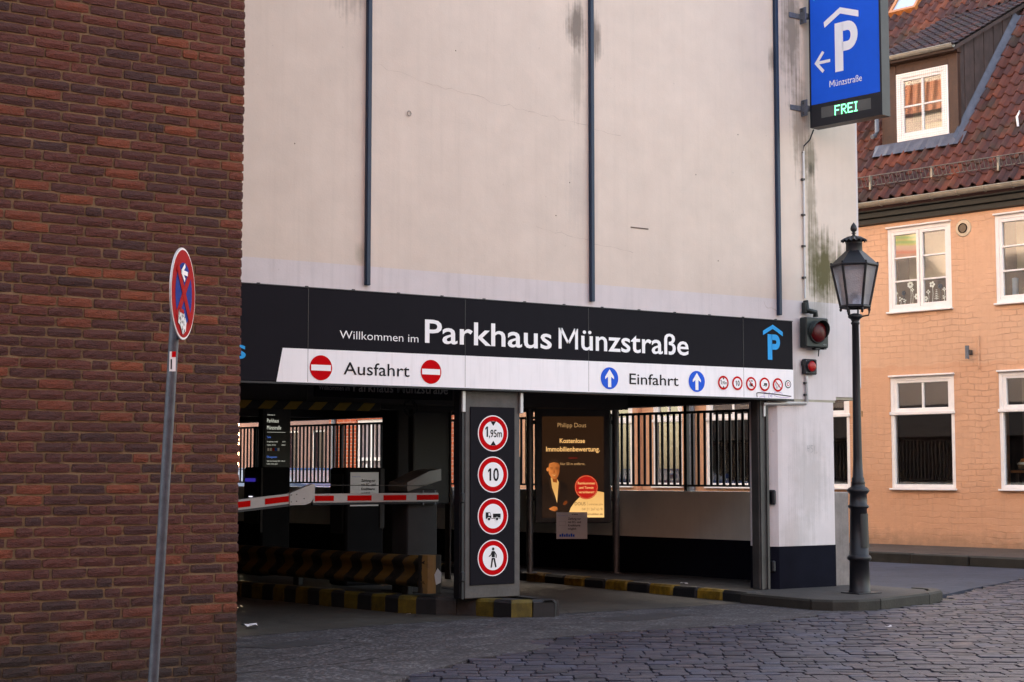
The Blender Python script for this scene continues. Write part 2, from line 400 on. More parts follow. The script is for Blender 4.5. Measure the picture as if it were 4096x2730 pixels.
WALLU = facade_mat('warm_white_wall_paint', (.665, .56, .485), ST, .22)
WALLL = facade_mat('pale_lilac_wall_paint', (.64, .58, .585), [(4.35, 3.1, .25, .35, (.2, .18, .14), .5), (4.0, 2.3, .15, .3, (.3, .27, .24), .4), (4.2, 1.3, .35, .6, (.3, .27, .25), .35), (3.95, .65, .3, .3, (.3, .27, .24), .3)], .55)
GCONC = facade_mat('grey_garage_paint', (.7, .71, .66), (), .3)
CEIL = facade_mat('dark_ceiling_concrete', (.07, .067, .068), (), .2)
BLACKP = plain('black_wall_paint', (.0055, .006, .012), .75, 0, .25, 5, .15, spec=.05)
BLUEP = plain('blue_steel', (.0025, .018, .05), .45, 0, .2, 8, .1)
STEEL = plain('dark_grey_steel', (.06, .057, .056), .5, .2, .3, 5, .2, streak=.5)
STEELW = plain('worn_grey_pillar_paint', (.07, .063, .062), .55, 0, .3, 7, .25, streak=.35)
BLK = plain('black_metal', (.012, .013, .018), .45, .1, .2, 9, .1)
IRON = plain('cast_iron_paint', (.0065, .0065, .010), .48, .0, .25, 14, .25, .002)
GALV = plain('galvanised_zinc', (.13, .14, .165), .5, .4, .3, 26, .15)
GALVD = plain('weathered_zinc', (.30, .27, .22), .5, .35, .22, 10, .15)
SIGNBLK = plain('anthracite_sign_sheet', (.007, .006, .0105), .5, 0, .12, 3, .03, streak=.15, spec=.07)
SIGNWHT = plain('white_sign_sheet', (.85, .82, .85), .4, 0, .03, 2, .03, streak=.2)
PRW = plain('white_print', (.84, .83, .85), .4, 0, .02, 3, .02); PRK = plain('black_print', (.007, .007, .01), .5, 0, .1, 3, .02, spec=.12)
PRR = plain('red_print', (.55, .002, .005), .6, 0, .06, 5, .02, spec=.04); PRB = plain('blue_print', (.0, .09, .62), .5, 0, .06, 5, .02, spec=.15)
PRC = plain('cyan_print', (.0, .33, .75), .5, 0, .04, 5, .02, spec=.15); PRG = plain('grey_print', (.3, .3, .31), .5, 0, .05, 5, .02)
BLUES = plain('parking_blue_sheet', (.0, .1, .66), .5, 0, .06, 2, .03, spec=.15)
VIOLET = plain('violet_marker', (.33, .24, .62), .6, 0, .1, 3, .02)
SIGNGREY = plain('sign_back_grey', (.5, .5, .52), .4, .3, .1, 6, .05)
YEL = plain('worn_yellow_paint', (.095, .066, .007), .7, 0, .6, 9, .3, streak=.5); KBL = plain('worn_black_paint', (.012, .012, .014), .6, 0, .4, 9, .3)
CONC = plain('kerb_concrete', (.04, .035, .034), .85, 0, .35, 7, .5, .008, streak=.2); KERB = plain('mossy_kerb_stone', (.022, .019, .015), .8, 0, .4, 6, .5, .008)
REDREF = plain('red_reflective', (.42, .002, .002), .6, 0, .05, 6, .02, spec=.04); BARW = plain('barrier_white', (.34, .32, .315), .45, 0, .1, 6, .05)
HOUSG = plain('barrier_grey', (.036, .033, .034), .65, 0, .15, 6, .05, spec=.1); TERM = plain('terminal_dark_grey', (.007, .0066, .008), .7, 0, .2, 6, .05, spec=.05)
PAPER = plain('paper', (.62, .6, .63), .75, 0, .05, 3, .1)
WFR = plain('white_window_paint', (.78, .745, .73), .45, 0, .06, 8, .06)
WOODB = plain('brown_stained_wood', (.05, .02, .011), .55, 0, .45, 5, .25, streak=.6); WOODD = plain('dark_weathered_boards', (.06, .038, .034), .7, 0, .45, 5, .4, streak=.5)
LEAD = plain('lead_flashing', (.085, .088, .115), .55, .2, .3, 7, .3); CORN = plain('black_green_cornice', (.0045, .0065, .006), .5, 0, .3, 6, .2)
ORWOOD = plain('orange_skylight_wood', (.42, .14, .04), .5, 0, .2, 8, .1)
DARKIN = plain('dark_room', (.035, .02, .02), .8, 0, .3, 3, .05); CREAMB = plain('cream_reflection_blind', (.62, .55, .42), .7, 0, .1, 4, .05)
STUCCO = None

def glass_mat(name, tint=(.9, .95, .93), refl=.2):
    t = NT(name); t.t.nodes.remove(t.p)
    g = t.n('ShaderNodeBsdfGlossy'); g.inputs['Roughness'].default_value = .02; g.inputs['Color'].default_value = (1, 1, 1, 1)
    tr = t.n('ShaderNodeBsdfTransparent'); tr.inputs['Color'].default_value = (*tint, 1)
    fr = t.n('ShaderNodeFresnel'); fr.inputs['IOR'].default_value = 1.52
    wv = t.noise(t.coords(True), 2.5, 1); nb = t.bump(wv, .012, .02); t.l(nb, g.inputs['Normal'])
    k = t.math('MINIMUM', t.math('ADD', t.math('MULTIPLY', fr.outputs[0], 3.2), refl * .2), 1.0)
    mx = t.n('ShaderNodeMixShader'); t.l(k, mx.inputs[0]); t.l(tr.outputs[0], mx.inputs[1]); t.l(g.outputs[0], mx.inputs[2]); t.l(mx.outputs[0], t.out.inputs[0])
    return t.m
GLASS = glass_mat('window_glass')
def lantern_glass():
    t = NT('frosted_hammered_glass'); v = t.coords(); vo = t.n('ShaderNodeTexVoronoi'); t.l(v, vo.inputs['Vector']); vo.inputs['Scale'].default_value = 60
    nb = t.bump(vo.outputs['Distance'], .5, .006)
    t.p.inputs['Transmission Weight'].default_value = .6; t.p.inputs['IOR'].default_value = 1.2
    return t.fin((.42, .41, .45), .28, 0, nb, .5)
LGL = lantern_glass()
# ------------------------------------------------------------------ ground
WD = Vector((-.1657, .9862, 0)); NR = Vector((.9862, .1657, 0))     # direction of the side street, and across it
def sheet(name, poly, z, m, zb=None):
    b = MB()
    if zb is None: b.add([(x, y, z) for x, y in poly], [list(range(len(poly)))])
    else: b.prism(poly, zb, z, 'z')
    return struct(b.build(name, m))
sheet('ground', [(-400, -400), (400, -400), (400, 400), (-400, 400)], -.09, SOIL)
def wob(pts, n, a):
    out = []
    for (x0, y0), (x1, y1) in zip(pts[:-1], pts[1:]):
        for i in range(n):
            t = i / n; out.append((x0 + (x1 - x0) * t + random.uniform(-a, a), y0 + (y1 - y0) * t + random.uniform(-a, a)))
    return out + [pts[-1]]
EDGE = [(-14, -5.1), (-5.4, -4.75), (-3.3, -3.85), (-2.15, -3.02), (-1.15, -2.65), (-1.05, -2.15), (-.1, -1.95), (1.37, -2.1), (2.7, -1.7), (3.4, -1.62)]
edge = wob(EDGE, 6, .02)
apron = edge + [(3.4, -.2), (3.0, -.28)] + wob([(3.0, -.28), (2.0, -.31), (.63, -.27), (-.5, -.3), (-1.5, -.36), (-2.87, -.6), (-6, -.7)], 6, .02) + [(-14, -.7)]
sheet('asphalt_apron', apron, 0, ASPH, -.08)
sheet('garage_floor', [(-14, -1.2), (5.2, -1.2), (5.2, .2), (2.2, 16.5), (-14, 16.5)], -.006, FLOOR, -.08)
side = [(5.15, -.75), (4.62, -.95)] + wob([(4.95, -.9), (6.2, -.35), (8.7, .75), (10.4, 1.45)], 6, .02) + [(10.2, 2.4), (6.0, 27.5), (-6, 60), (-11, 60), (.5, 27.3)]
sheet('side_street', side[2:], -.003, ROAD, -.08)
sheet('far_road', [(-9, 26.5), (13, 26.5), (30, 60), (-40, 60)], -.012, ROAD, -.08)

def gcrack(pts, wdt, par, nm='asphalt_crack', z=.002):
    r_ = random.Random(int(pts[0][0] * 77)); P = []
    for (a, c), (d, e) in zip(pts[:-1], pts[1:]):
        n__ = max(2, int(math.hypot(d - a, e - c) / .09))
        for k in range(n__): P.append((a + (d - a) * k / n__ + r_.uniform(-.02, .02), c + (e - c) * k / n__ + r_.uniform(-.02, .02)))
    P.append(pts[-1]); f_ = Flat((0, 0, z - .0015), (1, 0, 0), (0, 0, 1), (0, 1, 0))
    for p, q_ in zip(P[:-1], P[1:]): f_.line([p, q_], wdt * r_.uniform(.4, 1.5), CRKG, 1)
    f_.build(nm, par)
CRKG = plain('crack_dirt', (.012, .011, .011), .95)
apr = bpy.data.objects['asphalt_apron']
for pts_, w_ in (([(-5.5, -.72), (-2.87, -.62), (-1.5, -.38), (-.55, -.33)], .014), ([(.5, -.3), (2.0, -.33), (2.9, -.3)], .016), ([(-3.9, -2.6), (-3.0, -2.2), (-2.3, -1.7)], .012), ([(-3.9, -2.85), (-3.1, -2.75), (-2.6, -2.6)], .016), ([(-.4, -.55), (.1, -.9), (.25, -1.2)], .01), ([(-.55, -1.5), (-.2, -1.25), (.2, -1.2)], .009), ([(-1.7, -2.1), (-1.1, -2.2)], .012), ([(.45, -.62), (.8, -.55), (1.0, -.35)], .012), ([(-2.2, -1.3), (-1.2, -1.1), (-.4, -1.0)], .008)):
    gcrack(pts_, w_, apr)
TAR = plain('tar_patch', (.03, .027, .03), .7, 0, .3, 20, .3)
for pl in ([(.6, -.9), (1.5, -.75), (1.6, -1.1), (.75, -1.25)], [(-3.2, -1.3), (-2.5, -1.15), (-2.45, -1.5), (-3.0, -1.6)]):
    f_ = Flat((0, 0, .001), (1, 0, 0), (0, 0, 1), (0, 1, 0)); f_.poly(wob(pl + pl[:1], 5, .02)[:-1], TAR, 1); f_.build('tar_patch', apr)
# cobbles: real stones, nearest 300 as parts
def cobble_mesh(seed):
    r = random.Random(seed); V = []; N = 3
    for j in range(N + 1):
        for i in range(N + 1):
            u, v = i / N - .5, j / N - .5; e = max(abs(u), abs(v)) * 2
            rr = 1 - .05 * (abs(u * 2) * abs(v * 2)) ** 2
            V.append((u * rr + r.uniform(-.025, .025), v * rr + r.uniform(-.025, .025), -.003 * e ** 8 + r.uniform(-.001, .001)))
    F = [(j * 4 + i, j * 4 + i + 1, j * 4 + i + 5, j * 4 + i + 4) for j in range(N) for i in range(N)]
    per = [0, 1, 2, 3, 7, 11, 15, 14, 13, 12, 8, 4]; b = len(V)
    for k in per: x, y, z = V[k]; V.append((x * 1.04, y * 1.04, z - .05))
    F += [(per[k], b + k, b + (k + 1) % 12, per[(k + 1) % 12]) for k in range(12)]
    return V, F
CV = [cobble_mesh(s) for s in range(10)]
CME = []
for V, F in CV:
    me = bpy.data.meshes.new('cobble_stone'); me.from_pydata(V, [], F); me.materials.append(STN)
    CME.append(me)
def inpoly(x, y, P):
    c = False; j = len(P) - 1
    for i in range(len(P)):
        if (P[i][1] > y) != (P[j][1] > y) and x < (P[j][0] - P[i][0]) * (y - P[i][1]) / (P[j][1] - P[i][1]) + P[i][0]: c = not c
        j = i
    return c
NOSE = [(2.9, -.28), (2.92, -1.3), (3.02, -1.5), (3.25, -1.62), (3.55, -1.63), (4.55, -1.36), (4.95, -1.18), (5.12, -.98), (5.14, -.7)]
CREG = EDGE + [(3.5, -1.68), (4.6, -1.4), (5.1, -1.15), (6.2, -.4), (8.7, .7), (10.4, 1.4), (12, 1.5), (14, -14), (-14, -14)]
cstreet = sheet('cobblestone_street', CREG, -.022, SOIL, -.085)
th = R(-33); e1 = Vector((math.cos(th), math.sin(th), 0)); e2 = Vector((-math.sin(th), math.cos(th), 0))
fwv = Vector((.5559, .8312, 0)); rtv = Vector((.8312, -.5559, 0)); cg = Vector((CAMP[0], CAMP[1], 0))
stones = []
rr = random.Random(5)
q = -16.0
while q < 10:
    rowh = rr.uniform(.13, .165); t = -18 + rr.random()
    wavep = rr.random() * 6
    while t < 16:
        L = rr.uniform(.12, .24); bend = .10 * math.sin(t * .45 + .6)
        p = e1 * (t + L / 2) + e2 * (q + rowh / 2 + bend)
        d = p - cg; dep = d.dot(fwv); lat = d.dot(rtv)
        if 5.2 < dep < 26 and -.42 * dep - .8 < lat < .40 * dep + .8 and inpoly(p.x, p.y, CREG):
            stones.append((dep, lat, p, L, rowh, .045 * math.cos(t * .45 + .6)))
        t += L
    q += rowh
vis = sorted([s for s in stones if abs(s[1]) < .322 * s[0] and s[0] > 9.9 and not (s[1] / s[0] < -.16 and s[2].y < -3.9)], key=lambda s: s[0])[:300]
ids = set(id(s) for s in vis)
far = MB()
for s in stones:
    dep, lat, p, L, h, dth = s; k = rr.randrange(10); z = rr.uniform(-.0045, .004)
    sx, sy = (L - .007) * rr.uniform(.95, 1.02), (h - .01) * rr.uniform(.93, 1.03); a = th + dth + rr.uniform(-.05, .05)
    tilt = (rr.uniform(-.022, .022), rr.uniform(-.018, .018))
    if id(s) in ids:
        o = bpy.data.objects.new('cobble_stone', CME[k]); COL.objects.link(o); o.parent = cstreet
        o.location = (p.x, p.y, z); o.scale = (sx, sy, 1); o.rotation_euler = (tilt[0], tilt[1], a)
    else:
        V, F = CV[k]; c, si = math.cos(a), math.sin(a)
        far.add([(p.x + v[0] * sx * c - v[1] * sy * si, p.y + v[0] * sx * si + v[1] * sy * c, z + v[2] + v[0] * sx * -tilt[1] + v[1] * sy * tilt[0]) for v in V], F)
stuff(far.build('cobbles', STNI, cstreet))

# far pavement, kerbs
ov = Vector((12.67, 5.58, 0))
def H(s, n): v = ov + WD * s + NR * n; return (v.x, v.y)
pav = sheet('far_pavement', [H(-7, -2.42), H(26, -2.42), H(26, .1), H(-7, .1)], .12, PAVE, -.05)
def kerbstone(parent, pts, z0, z1, wdt, m, c=.02):
    (x0, y0), (x1, y1) = pts; d = Vector((x1 - x0, y1 - y0, 0)); L = d.length
    o = MB().box(.004, L - .004, 0, wdt, z0, z1, 0, c).jit(.006, int(x0 * 991)).build('kerb_stone', m, parent, loc=(x0, y0, 0))
    o.rotation_euler = (0, 0, math.atan2(d.y, d.x)); return o
for i in range(16):
    s0 = -6 + i * 1.0; kerbstone(pav, (H(s0 + 1.0, -2.59), H(s0, -2.59)), -.05, .124 + random.uniform(-.003, .003), .168, KERB)
corner = sheet('corner_pavement', [(x, y + .0) for x, y in [(3.1, -.27), (3.06, -1.28), (3.2, -1.45), (3.5, -1.48), (4.5, -1.22), (4.85, -1.05), (4.98, -.9), (4.98, 2), (3.1, 2)]], .095, CONC, -.05)
kp = [NOSE[i] for i in range(len(NOSE))]
grp = [[0, 1], [1, 2, 3, 4], [4, 5], [5, 6, 7, 8]]
for g in grp:                                   # curved kerb pieces, each one stone
    P = [Vector((*kp[i], 0)) for i in g]; inner = []
    cen = Vector((4.0, -.6, 0))
    for p in P: inner.append(p + (cen - p).normalized() * .13)
    pl = [(p.x, p.y) for p in P]; pin = [(p.x, p.y) for p in inner]
    pl[0] = tuple(Vector(pl[0]) + (Vector(pl[1]) - Vector(pl[0])).normalized() * .006); pl[-1] = tuple(Vector(pl[-1]) + (Vector(pl[-2]) - Vector(pl[-1])).normalized() * .006)
    top = .103; b = MB(); n = len(pl)
    pch = [tuple(Vector(a) * .86 + Vector(b_) * .14) for a, b_ in zip(pl, pin)]
    for i in range(n - 1):
        b.add([(*pl[i], -.05), (*pl[i + 1], -.05), (*pl[i + 1], top - .02), (*pl[i], top - .02), (*pch[i], top), (*pch[i + 1], top), (*pin[i + 1], top), (*pin[i], top), (*pin[i], -.05), (*pin[i + 1], -.05)],
              [(0, 1, 2, 3), (3, 2, 5, 4), (4, 5, 6, 7), (7, 6, 9, 8)])
    for i, sgn in ((0, 1), (n - 1, -1)):
        b.add([(*pl[i], -.05), (*pl[i], top - .02), (*pch[i], top), (*pin[i], top), (*pin[i], -.05)], [(0, 1, 2, 3, 4)])
    b.build('kerb_stone', KERB, corner)
# raised walkway inside the entrance with worn yellow kerb
YEL2 = plain('faded_amber_paint', (.2, .115, .008), .7, 0, .75, 13, .4, streak=.9)
walk = sheet('garage_walkway', [(3.18, 2.01), (4.55, 2.01), (3.6, 8.4), (3.3, 8.4)], .1, CONC, -.05)
for i in range(20):
    y0 = -.27 + i * .42
    MB().box(0, .16, .003, .417, -.05, .103, 0, .025).jit(.005, i).build('kerb_stone', YEL2 if i % 2 else KBL, walk, loc=(3.02 + .006 * i, y0, 0))

# ------------------------------------------------------------------ dark brick building at the left
bb = thing('brick_building', 'dark red brick building corner with sandy mortar joints, filling the left edge', 'building', (-4.06, -3.25, 0))
MB().box(-9, -4.066, -3.237, 2.6, -.05, 9, 0).build('mortar_core', MORTAR, bb, world=True)
def brick_geo(Lb, hb, seed):
    r = random.Random(seed); nx, nz = 5, 2; V = []
    for j in range(nz + 1):
        for i in range(nx + 1):
            x = i / nx * Lb; z = j / nz * hb; edge_ = i in (0, nx) or j in (0, nz); cor = i in (0, nx) and j in (0, nz)
            if edge_:
                if j in (0, nz): z += r.uniform(-.0022, .0015) * (1 if j else -1)
                if i in (0, nx): x += r.uniform(-.003, .002) * (1 if i else -1)
                if cor: x += .004 * (1 if i == 0 else -1) * r.random(); z += .0035 * (1 if j == 0 else -1) * r.random()
            V.append((x, (-.0 + .005 * edge_ + r.uniform(-.003, .003)), z))
    W = nx + 1
    F = [(j * W + i, j * W + i + 1, (j + 1) * W + i + 1, (j + 1) * W + i) for j in range(nz) for i in range(nx)]
    per = list(range(W)) + [W * 2 - 1] + [W * 3 - 1 - k for k in range(W)] + [W]
    b = len(V); n = len(per)
    for k in per: x, y, z = V[k]; V.append((x, .1, z))
    F += [(per[k], b + k, b + (k + 1) % n, per[(k + 1) % n]) for k in range(n)]
    return V, F
BL = {'s': .213, 'h': .099, 'q': .156}
BV = {k: [brick_geo(L, .0525, hash_ + i * 7) for i in range(7)] for (k, L), hash_ in zip(BL.items(), (100, 200, 300))}
BM = {}
for k, lst in BV.items():
    BM[k] = []
    for V, F in lst:
        me = bpy.data.meshes.new('brick'); me.from_pydata(V, [], F); me.materials.append(BRK); BM[k].append(me)
rows = []; ch = .0642; rb = random.Random(3)
for j in range(-1, 100):
    z = j * ch + rb.uniform(-.0015, .0015); x = -4.06 + rb.uniform(-.004, .002); first = True; since = 0
    while x > -7.3:
        if first: k = 'h' if j % 2 else 'q'
        else:
            k = 'h' if (rb.random() < .2 and since > 0) else 's'; since = 0 if k == 'h' else since + 1
        first = False; L = BL[k]; rows.append((k, x - L, z)); x -= L + rb.uniform(.01, .015)
cm = Vector(CAMP)
inview = [b for b in rows if b[1] > -5.95 and -.02 < b[2] < 5.2]
inview.sort(key=lambda b: (Vector((b[1], -3.25, b[2])) - cm).length * (1 if b[0] != 'h' else 1.02))
near = set(inview[:300]); fb = MB(); geo_o = Vector((-4.06, -3.25, 0))
for b in rows:
    k, x, z = b; i = rb.randrange(7); y = rb.uniform(-.004, .003); ry = rb.uniform(-.006, .006)
    if b in near:
        o = bpy.data.objects.new('brick', BM[k][i]); COL.objects.link(o); o.parent = bb; o.location = (x + 4.06, y, z); o.rotation_euler = (0, ry, 0)
    else:
        V, F = BV[k][i]; fb.add([(x + v[0] + 4.06, y + v[1], z + v[2] - v[0] * math.sin(ry)) for v in V], F)
stuff(fb.build('brickwork', BRKI, bb))
MB().lathe([(.0, -.006), (.013, -.006), (.013, 0), (0, .0)], (0, 0, 0), 12).build('red_marker_disc', PRR, bb, loc=(-.75, -.008, 5.0)).rotation_euler = (R(90), 0, 0)

# ------------------------------------------------------------------ parking garage
pg = thing('parking_garage', 'tall pale rendered parking garage with blue vertical strips and open dark entrance', 'building')
# front wall
MB().box(-14, 4.98, 0, .3, 3.24, 12).build('upper_wall', WALLU, pg)
b = MB(); b.box(-14, 4.61, 0, .3, 2.15, 3.24).box(4.61, 4.98, 0, .3, 2.19, 3.24); b.box(4.985, 5.02, .01, .28, 2.3, 12)
b.build('lower_wall_band', WALLL, pg)
MB().box(3.975, 4.6, .004, .3, 2.125, 2.15).box(4.6, 4.99, .02, .3, 2.16, 2.19).build('soffit_edge', GALVD, pg)
for xr in (-6.45, -3.9, -1.339, 1.227, 3.773):
    MB().box(xr - .045, xr, -.05, 0, 3.06, 12, 0, .006).build('blue_strip', BLUEP, pg)
# side wall (along the street), roof slab, other walls so that the inside is dark
def sidebox(b, s0, s1, n0, n1, z0, z1, m=0):
    o = Vector((4.70, .0, 0)); P = [o + WD * s + NR * n for s, n in ((s0, n0), (s1, n0), (s1, n1), (s0, n1))]
    return b.prism([(p.x, p.y) for p in P], z0, z1, 'z', m)
sidebox(MB(), .35, 16.5, 0, .22, .55, 1.12).build('parapet_wall', GCONC, pg)
sidebox(MB(), .35, 16.5, -.012, .225, -.05, .55).build('black_plinth', BLACKP, pg)
MB().box(4.568, 4.84, .05, .4, .06, 1.13, 0, .012).build('parapet_end', plain('weathered_grey_render', (.2, .175, .165), .85, 0, .25, 6, .3, streak=.4), pg)
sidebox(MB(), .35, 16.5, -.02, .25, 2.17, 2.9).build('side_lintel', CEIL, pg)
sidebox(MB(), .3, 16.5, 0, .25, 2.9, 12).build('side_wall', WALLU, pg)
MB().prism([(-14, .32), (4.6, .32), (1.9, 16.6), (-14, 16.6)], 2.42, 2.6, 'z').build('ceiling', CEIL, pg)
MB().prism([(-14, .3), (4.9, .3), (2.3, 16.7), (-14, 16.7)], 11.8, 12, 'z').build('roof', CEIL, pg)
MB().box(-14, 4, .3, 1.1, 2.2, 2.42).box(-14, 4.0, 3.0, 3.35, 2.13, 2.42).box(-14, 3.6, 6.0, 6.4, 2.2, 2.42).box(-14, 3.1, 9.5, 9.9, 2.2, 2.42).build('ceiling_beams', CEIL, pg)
MB().box(-14, 2.4, 16.5, 16.8, -.05, 12).box(-14.2, -14, 0, 16.8, -.05, 12).build('rear_wall', GCONC, pg)
# right corner column with black foot
colp = [(3.62, .10), (3.72, -.004), (4.56, -.004), (4.56, .34), (3.62, .34)]
MB().prism(colp, .55, 2.124, 'z').build('corner_column', WALLL, pg)
MB().prism([(3.615, .098), (3.718, -.008), (4.564, -.008), (4.564, .344), (3.615, .344)], .08, .55, 'z').build('black_column_foot', BLACKP, pg)
b = MB(); b.box(3.46, 3.6, .02, .14, .1, 2.14, 0, .006); b.box(3.47, 3.5, .0, .02, .1, 2.14); b.box(3.56, 3.59, .0, .02, .1, 2.14)
b.build('steel_gate_post', STEEL, pg)
MB().box(3.515, 3.545, -.012, .01, 1.95, 2.1, 0, .004).build('post_cover', SIGNGREY, pg)
MB().box(3.64, 3.69, -.01, .09, 1.0, 1.16, 0, .015).build('light_barrier_sensor', BLK, pg)
MB().box(3.632, 3.68, .0, .09, .28, .4, 0, .012).build('light_barrier_sensor', BLK, pg)
# pillar between the lanes
b = MB(); b.box(-.285, .345, 0, .11, .16, 2.15, 0, .008); b.build('entrance_pillar', STEELW, pg)
b = MB(); b.box(-.335, -.285, .01, .12, .16, 2.15, 0, .006); b.box(-.325, -.3, -.012, .01, .16, 2.15); b.box(.345, .36, .02, .09, .9, 1.5)
b.build('pillar_guide_rail', BLK, pg)
for x in (-.31, .352): MB().box(x - .022, x + .015, -.03, -.002, 1.92, 2.12, 0, .004).build('pillar_cover', SIGNGREY, pg)
for z in (1.06, .32): MB().box(-.345, -.3, -.035, .0, z, z + .1, 0, .012).build('light_barrier_sensor', BLK, pg)
# inner column behind the island
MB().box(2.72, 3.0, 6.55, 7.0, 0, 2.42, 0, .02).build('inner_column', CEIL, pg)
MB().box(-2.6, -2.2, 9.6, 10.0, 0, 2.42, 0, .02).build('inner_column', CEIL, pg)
for y in (4.2, 7.6): MB().box(-3.2, -1.9, y, y + .12, 2.32, 2.42, 0, .01).build('ceiling_lamp', SIGNGREY, pg)
MB().tube([(-14, 2.6, 2.34), (3.9, 2.6, 2.34)], .035, 8).build('ceiling_pipe', STEEL, pg)
MB().tube([(-14, 2.75, 2.38), (3.9, 2.75, 2.38)], .018, 8).build('ceiling_pipe', GALV, pg)
TE = NT('sunlit_edge_tiles'); v = TE.coords(); wv = TE.n('ShaderNodeTexWave', wave_type='BANDS', bands_direction='Y'); TE.l(v, wv.inputs['Vector']); wv.inputs['Scale'].default_value = 1.4
TEM = TE.fin(TE.mix(wv.outputs['Fac'], (.3, .09, .04), (.42, .15, .07)), .7, 0, TE.bump(wv.outputs['Fac'], .8, .05))
P_ = [Vector((4.70, 0, 0)) + WD * s_ + NR * n_ for s_, n_ in ((.3, .42), (16.5, .42), (16.5, -.1), (.3, -.1))]
MB().add([(P_[0].x, P_[0].y, 10.0), (P_[1].x, P_[1].y, 10.0), (P_[2].x, P_[2].y, 12.3), (P_[3].x, P_[3].y, 12.3)], [(0, 1, 2, 3)]).build('tiled_roof_edge', TEM, pg)
# rough pencil tag on the column
fl = Flat((4.15, -.005, 1.57), (1, 0, 0), (0, -1, 0))
fl.line([(0, 0), (.012, .075)], .005, PRG).line([(.025, 0), (.035, .08)], .005, PRG).line([(.008, .04), (.032, .043)], .005, PRG)
fl.line([(.095, .07), (.06, .075), (.062, .045), (.09, .035), (.085, .005), (.055, .0)], .005, PRG).line([(.115, .075), (.118, -.02)], .005, PRG)
fl.build('scratched_tag', pg)

# hairline cracks, an old hook, plugged holes and scratches on the big wall
def crack(pts, wdt, mat_, par, nm='hairline_crack', amp=.02):
    r_ = random.Random(int(pts[0][0] * 100)); P = []
    for (a, c), (d, e) in zip(pts[:-1], pts[1:]):
        n__ = max(2, int(math.hypot(d - a, e - c) / .07))
        for k in range(n__): P.append((a + (d - a) * k / n__ + r_.uniform(-amp, amp) * .5, c + (e - c) * k / n__ + r_.uniform(-amp, amp)))
    P.append(pts[-1]); f_ = Flat((0, -.0, 0), (1, 0, 0), (0, -1, 0))
    for p, q_ in zip(P[:-1], P[1:]): f_.line([p, q_], wdt * r_.uniform(.3, 1.2), mat_, 1)
    f_.build(nm, par)
CRK = plain('crack_shadow', (.42, .34, .3), .9)
crack([(-1.3, 5.15), (-.6, 5.02), (.3, 4.93), (1.2, 4.85), (1.6, 4.8)], .003, CRK, pg); crack([(.55, 3.75), (1.2, 3.68)], .003, CRK, pg); crack([(1.25, 3.66), (1.75, 3.6)], .003, CRK, pg); crack([(3.55, 3.2), (3.6, 3.13), (3.73, 3.11)], .005, CRK, pg)
MB().box(1.72, 1.95, -.004, 0, 3.855, 3.868).build('wall_scratch', plain('scratch_dark', (.16, .12, .1), .9), pg)
for x, z in ((.78, 3.9), (.95, 4.25), (2.6, 4.5), (-.4, 5.4), (3.2, 5.0), (2.9, 3.6), (-2.1, 4.3)): MB().lathe([(.0, 0), (.007, 0), (.006, .004), (0, .004)], seg=10).build('wall_plug', plain('plug_grey', (.32, .26, .22), .9), pg, loc=(x, 0, z)).rotation_euler = (R(90), 0, 0)
hk = MB().tube([(.02 * math.cos(a * .7), -.012, .024 * math.sin(a * .7)) for a in range(10)], .004, 5).build('wall_hook', plain('plug_grey', (.32, .26, .22), .9), pg, loc=(-.92, 0, 4.72))
# side railing
rl = thing('side_railing', 'black steel bar railing on the parapet inside the garage, street light behind', 'railing', (4.70, 0, 0))
def sp(s, n, z): v = Vector((4.70, 0, 0)) + WD * s + NR * n; return (v.x, v.y, z)
def sbar(name, s0, s1, n0, n1, z0, z1):
    return sidebox(MB(), s0, s1, n0, n1, z0, z1).build(name, BLK, rl, world=True)
sbar('top_rail', .35, 16.4, .09, .125, 2.068, 2.1); sbar('bottom_rail', .35, 16.4, .09, .125, 1.175, 1.2)
n = int(15.9 / .098); me = None; ang_s = math.atan2(WD.y, WD.x)
me0 = MB().box(-.018, .018, -.006, .006, 0, .868).build('bar', BLK, rl)
for i in range(n):
    p = sp(.42 + i * .098, .108, 1.2)
    o = me0 if i == 0 else put('bar', me0.data, rl)
    o.location = (p[0] - 4.70, p[1], p[2]); o.rotation_euler = (0, 0, ang_s)
for s in (2.35, 4.6, 6.9, 9.3, 11.6, 14): sbar('post', s, s + .05, .08, .13, 1.12, 2.17 if s < 3 else 2.1)

# overhead fascia sign
es = thing('entrance_sign', 'long anthracite and white entrance fascia reading Parkhaus Münzstraße', 'sign', (-4.5, -.1, 2.145))
MB().box(-8.2, 3.872, -.10, -.004, 2.142, 2.99, 0, .006).build('panel', SIGNBLK, es, world=True)
MB().box(-8.2, 3.874, -.106, .0, 2.126, 2.142).box(-8.2, 3.874, -.104, -.002, 2.99, 2.998).build('trim', BLK, es, world=True)
fs = Flat((0, -.1, 0), (1, 0, 0), (0, -1, 0))
fs.poly([(-2.303, 2.143), (3.871, 2.143), (3.871, 2.463), (-2.246, 2.443)], SIGNWHT, 1); fs.build('white_field', es)
fs.text('Willkommen im', -1.683, -.862, 2.551, .074, PRW, 2, -.006); fs.build('lettering', es)
fs.text('Parkhaus', -.792, .652, 2.556, .211, PRW, 2, .012).build('lettering', es)
def letter_m(fl, u, v, w_, h, st, m, l):
    fl.poly([(u, v), (u + st, v), (u + st, v + h), (u, v + h)], m, l); fl.poly([(u + w_ - st, v), (u + w_, v), (u + w_, v + h), (u + w_ - st, v + h)], m, l)
    fl.poly([(u + st * .2, v + h), (u + st * 1.25, v + h), (u + w_ * .5 + st * .42, v + h * .26), (u + w_ * .5 - st * .42, v + h * .26)], m, l); fl.poly([(u + w_ - st * .2, v + h), (u + w_ - st * 1.25, v + h), (u + w_ * .5 - st * .42, v + h * .26), (u + w_ * .5 + st * .42, v + h * .26)], m, l)
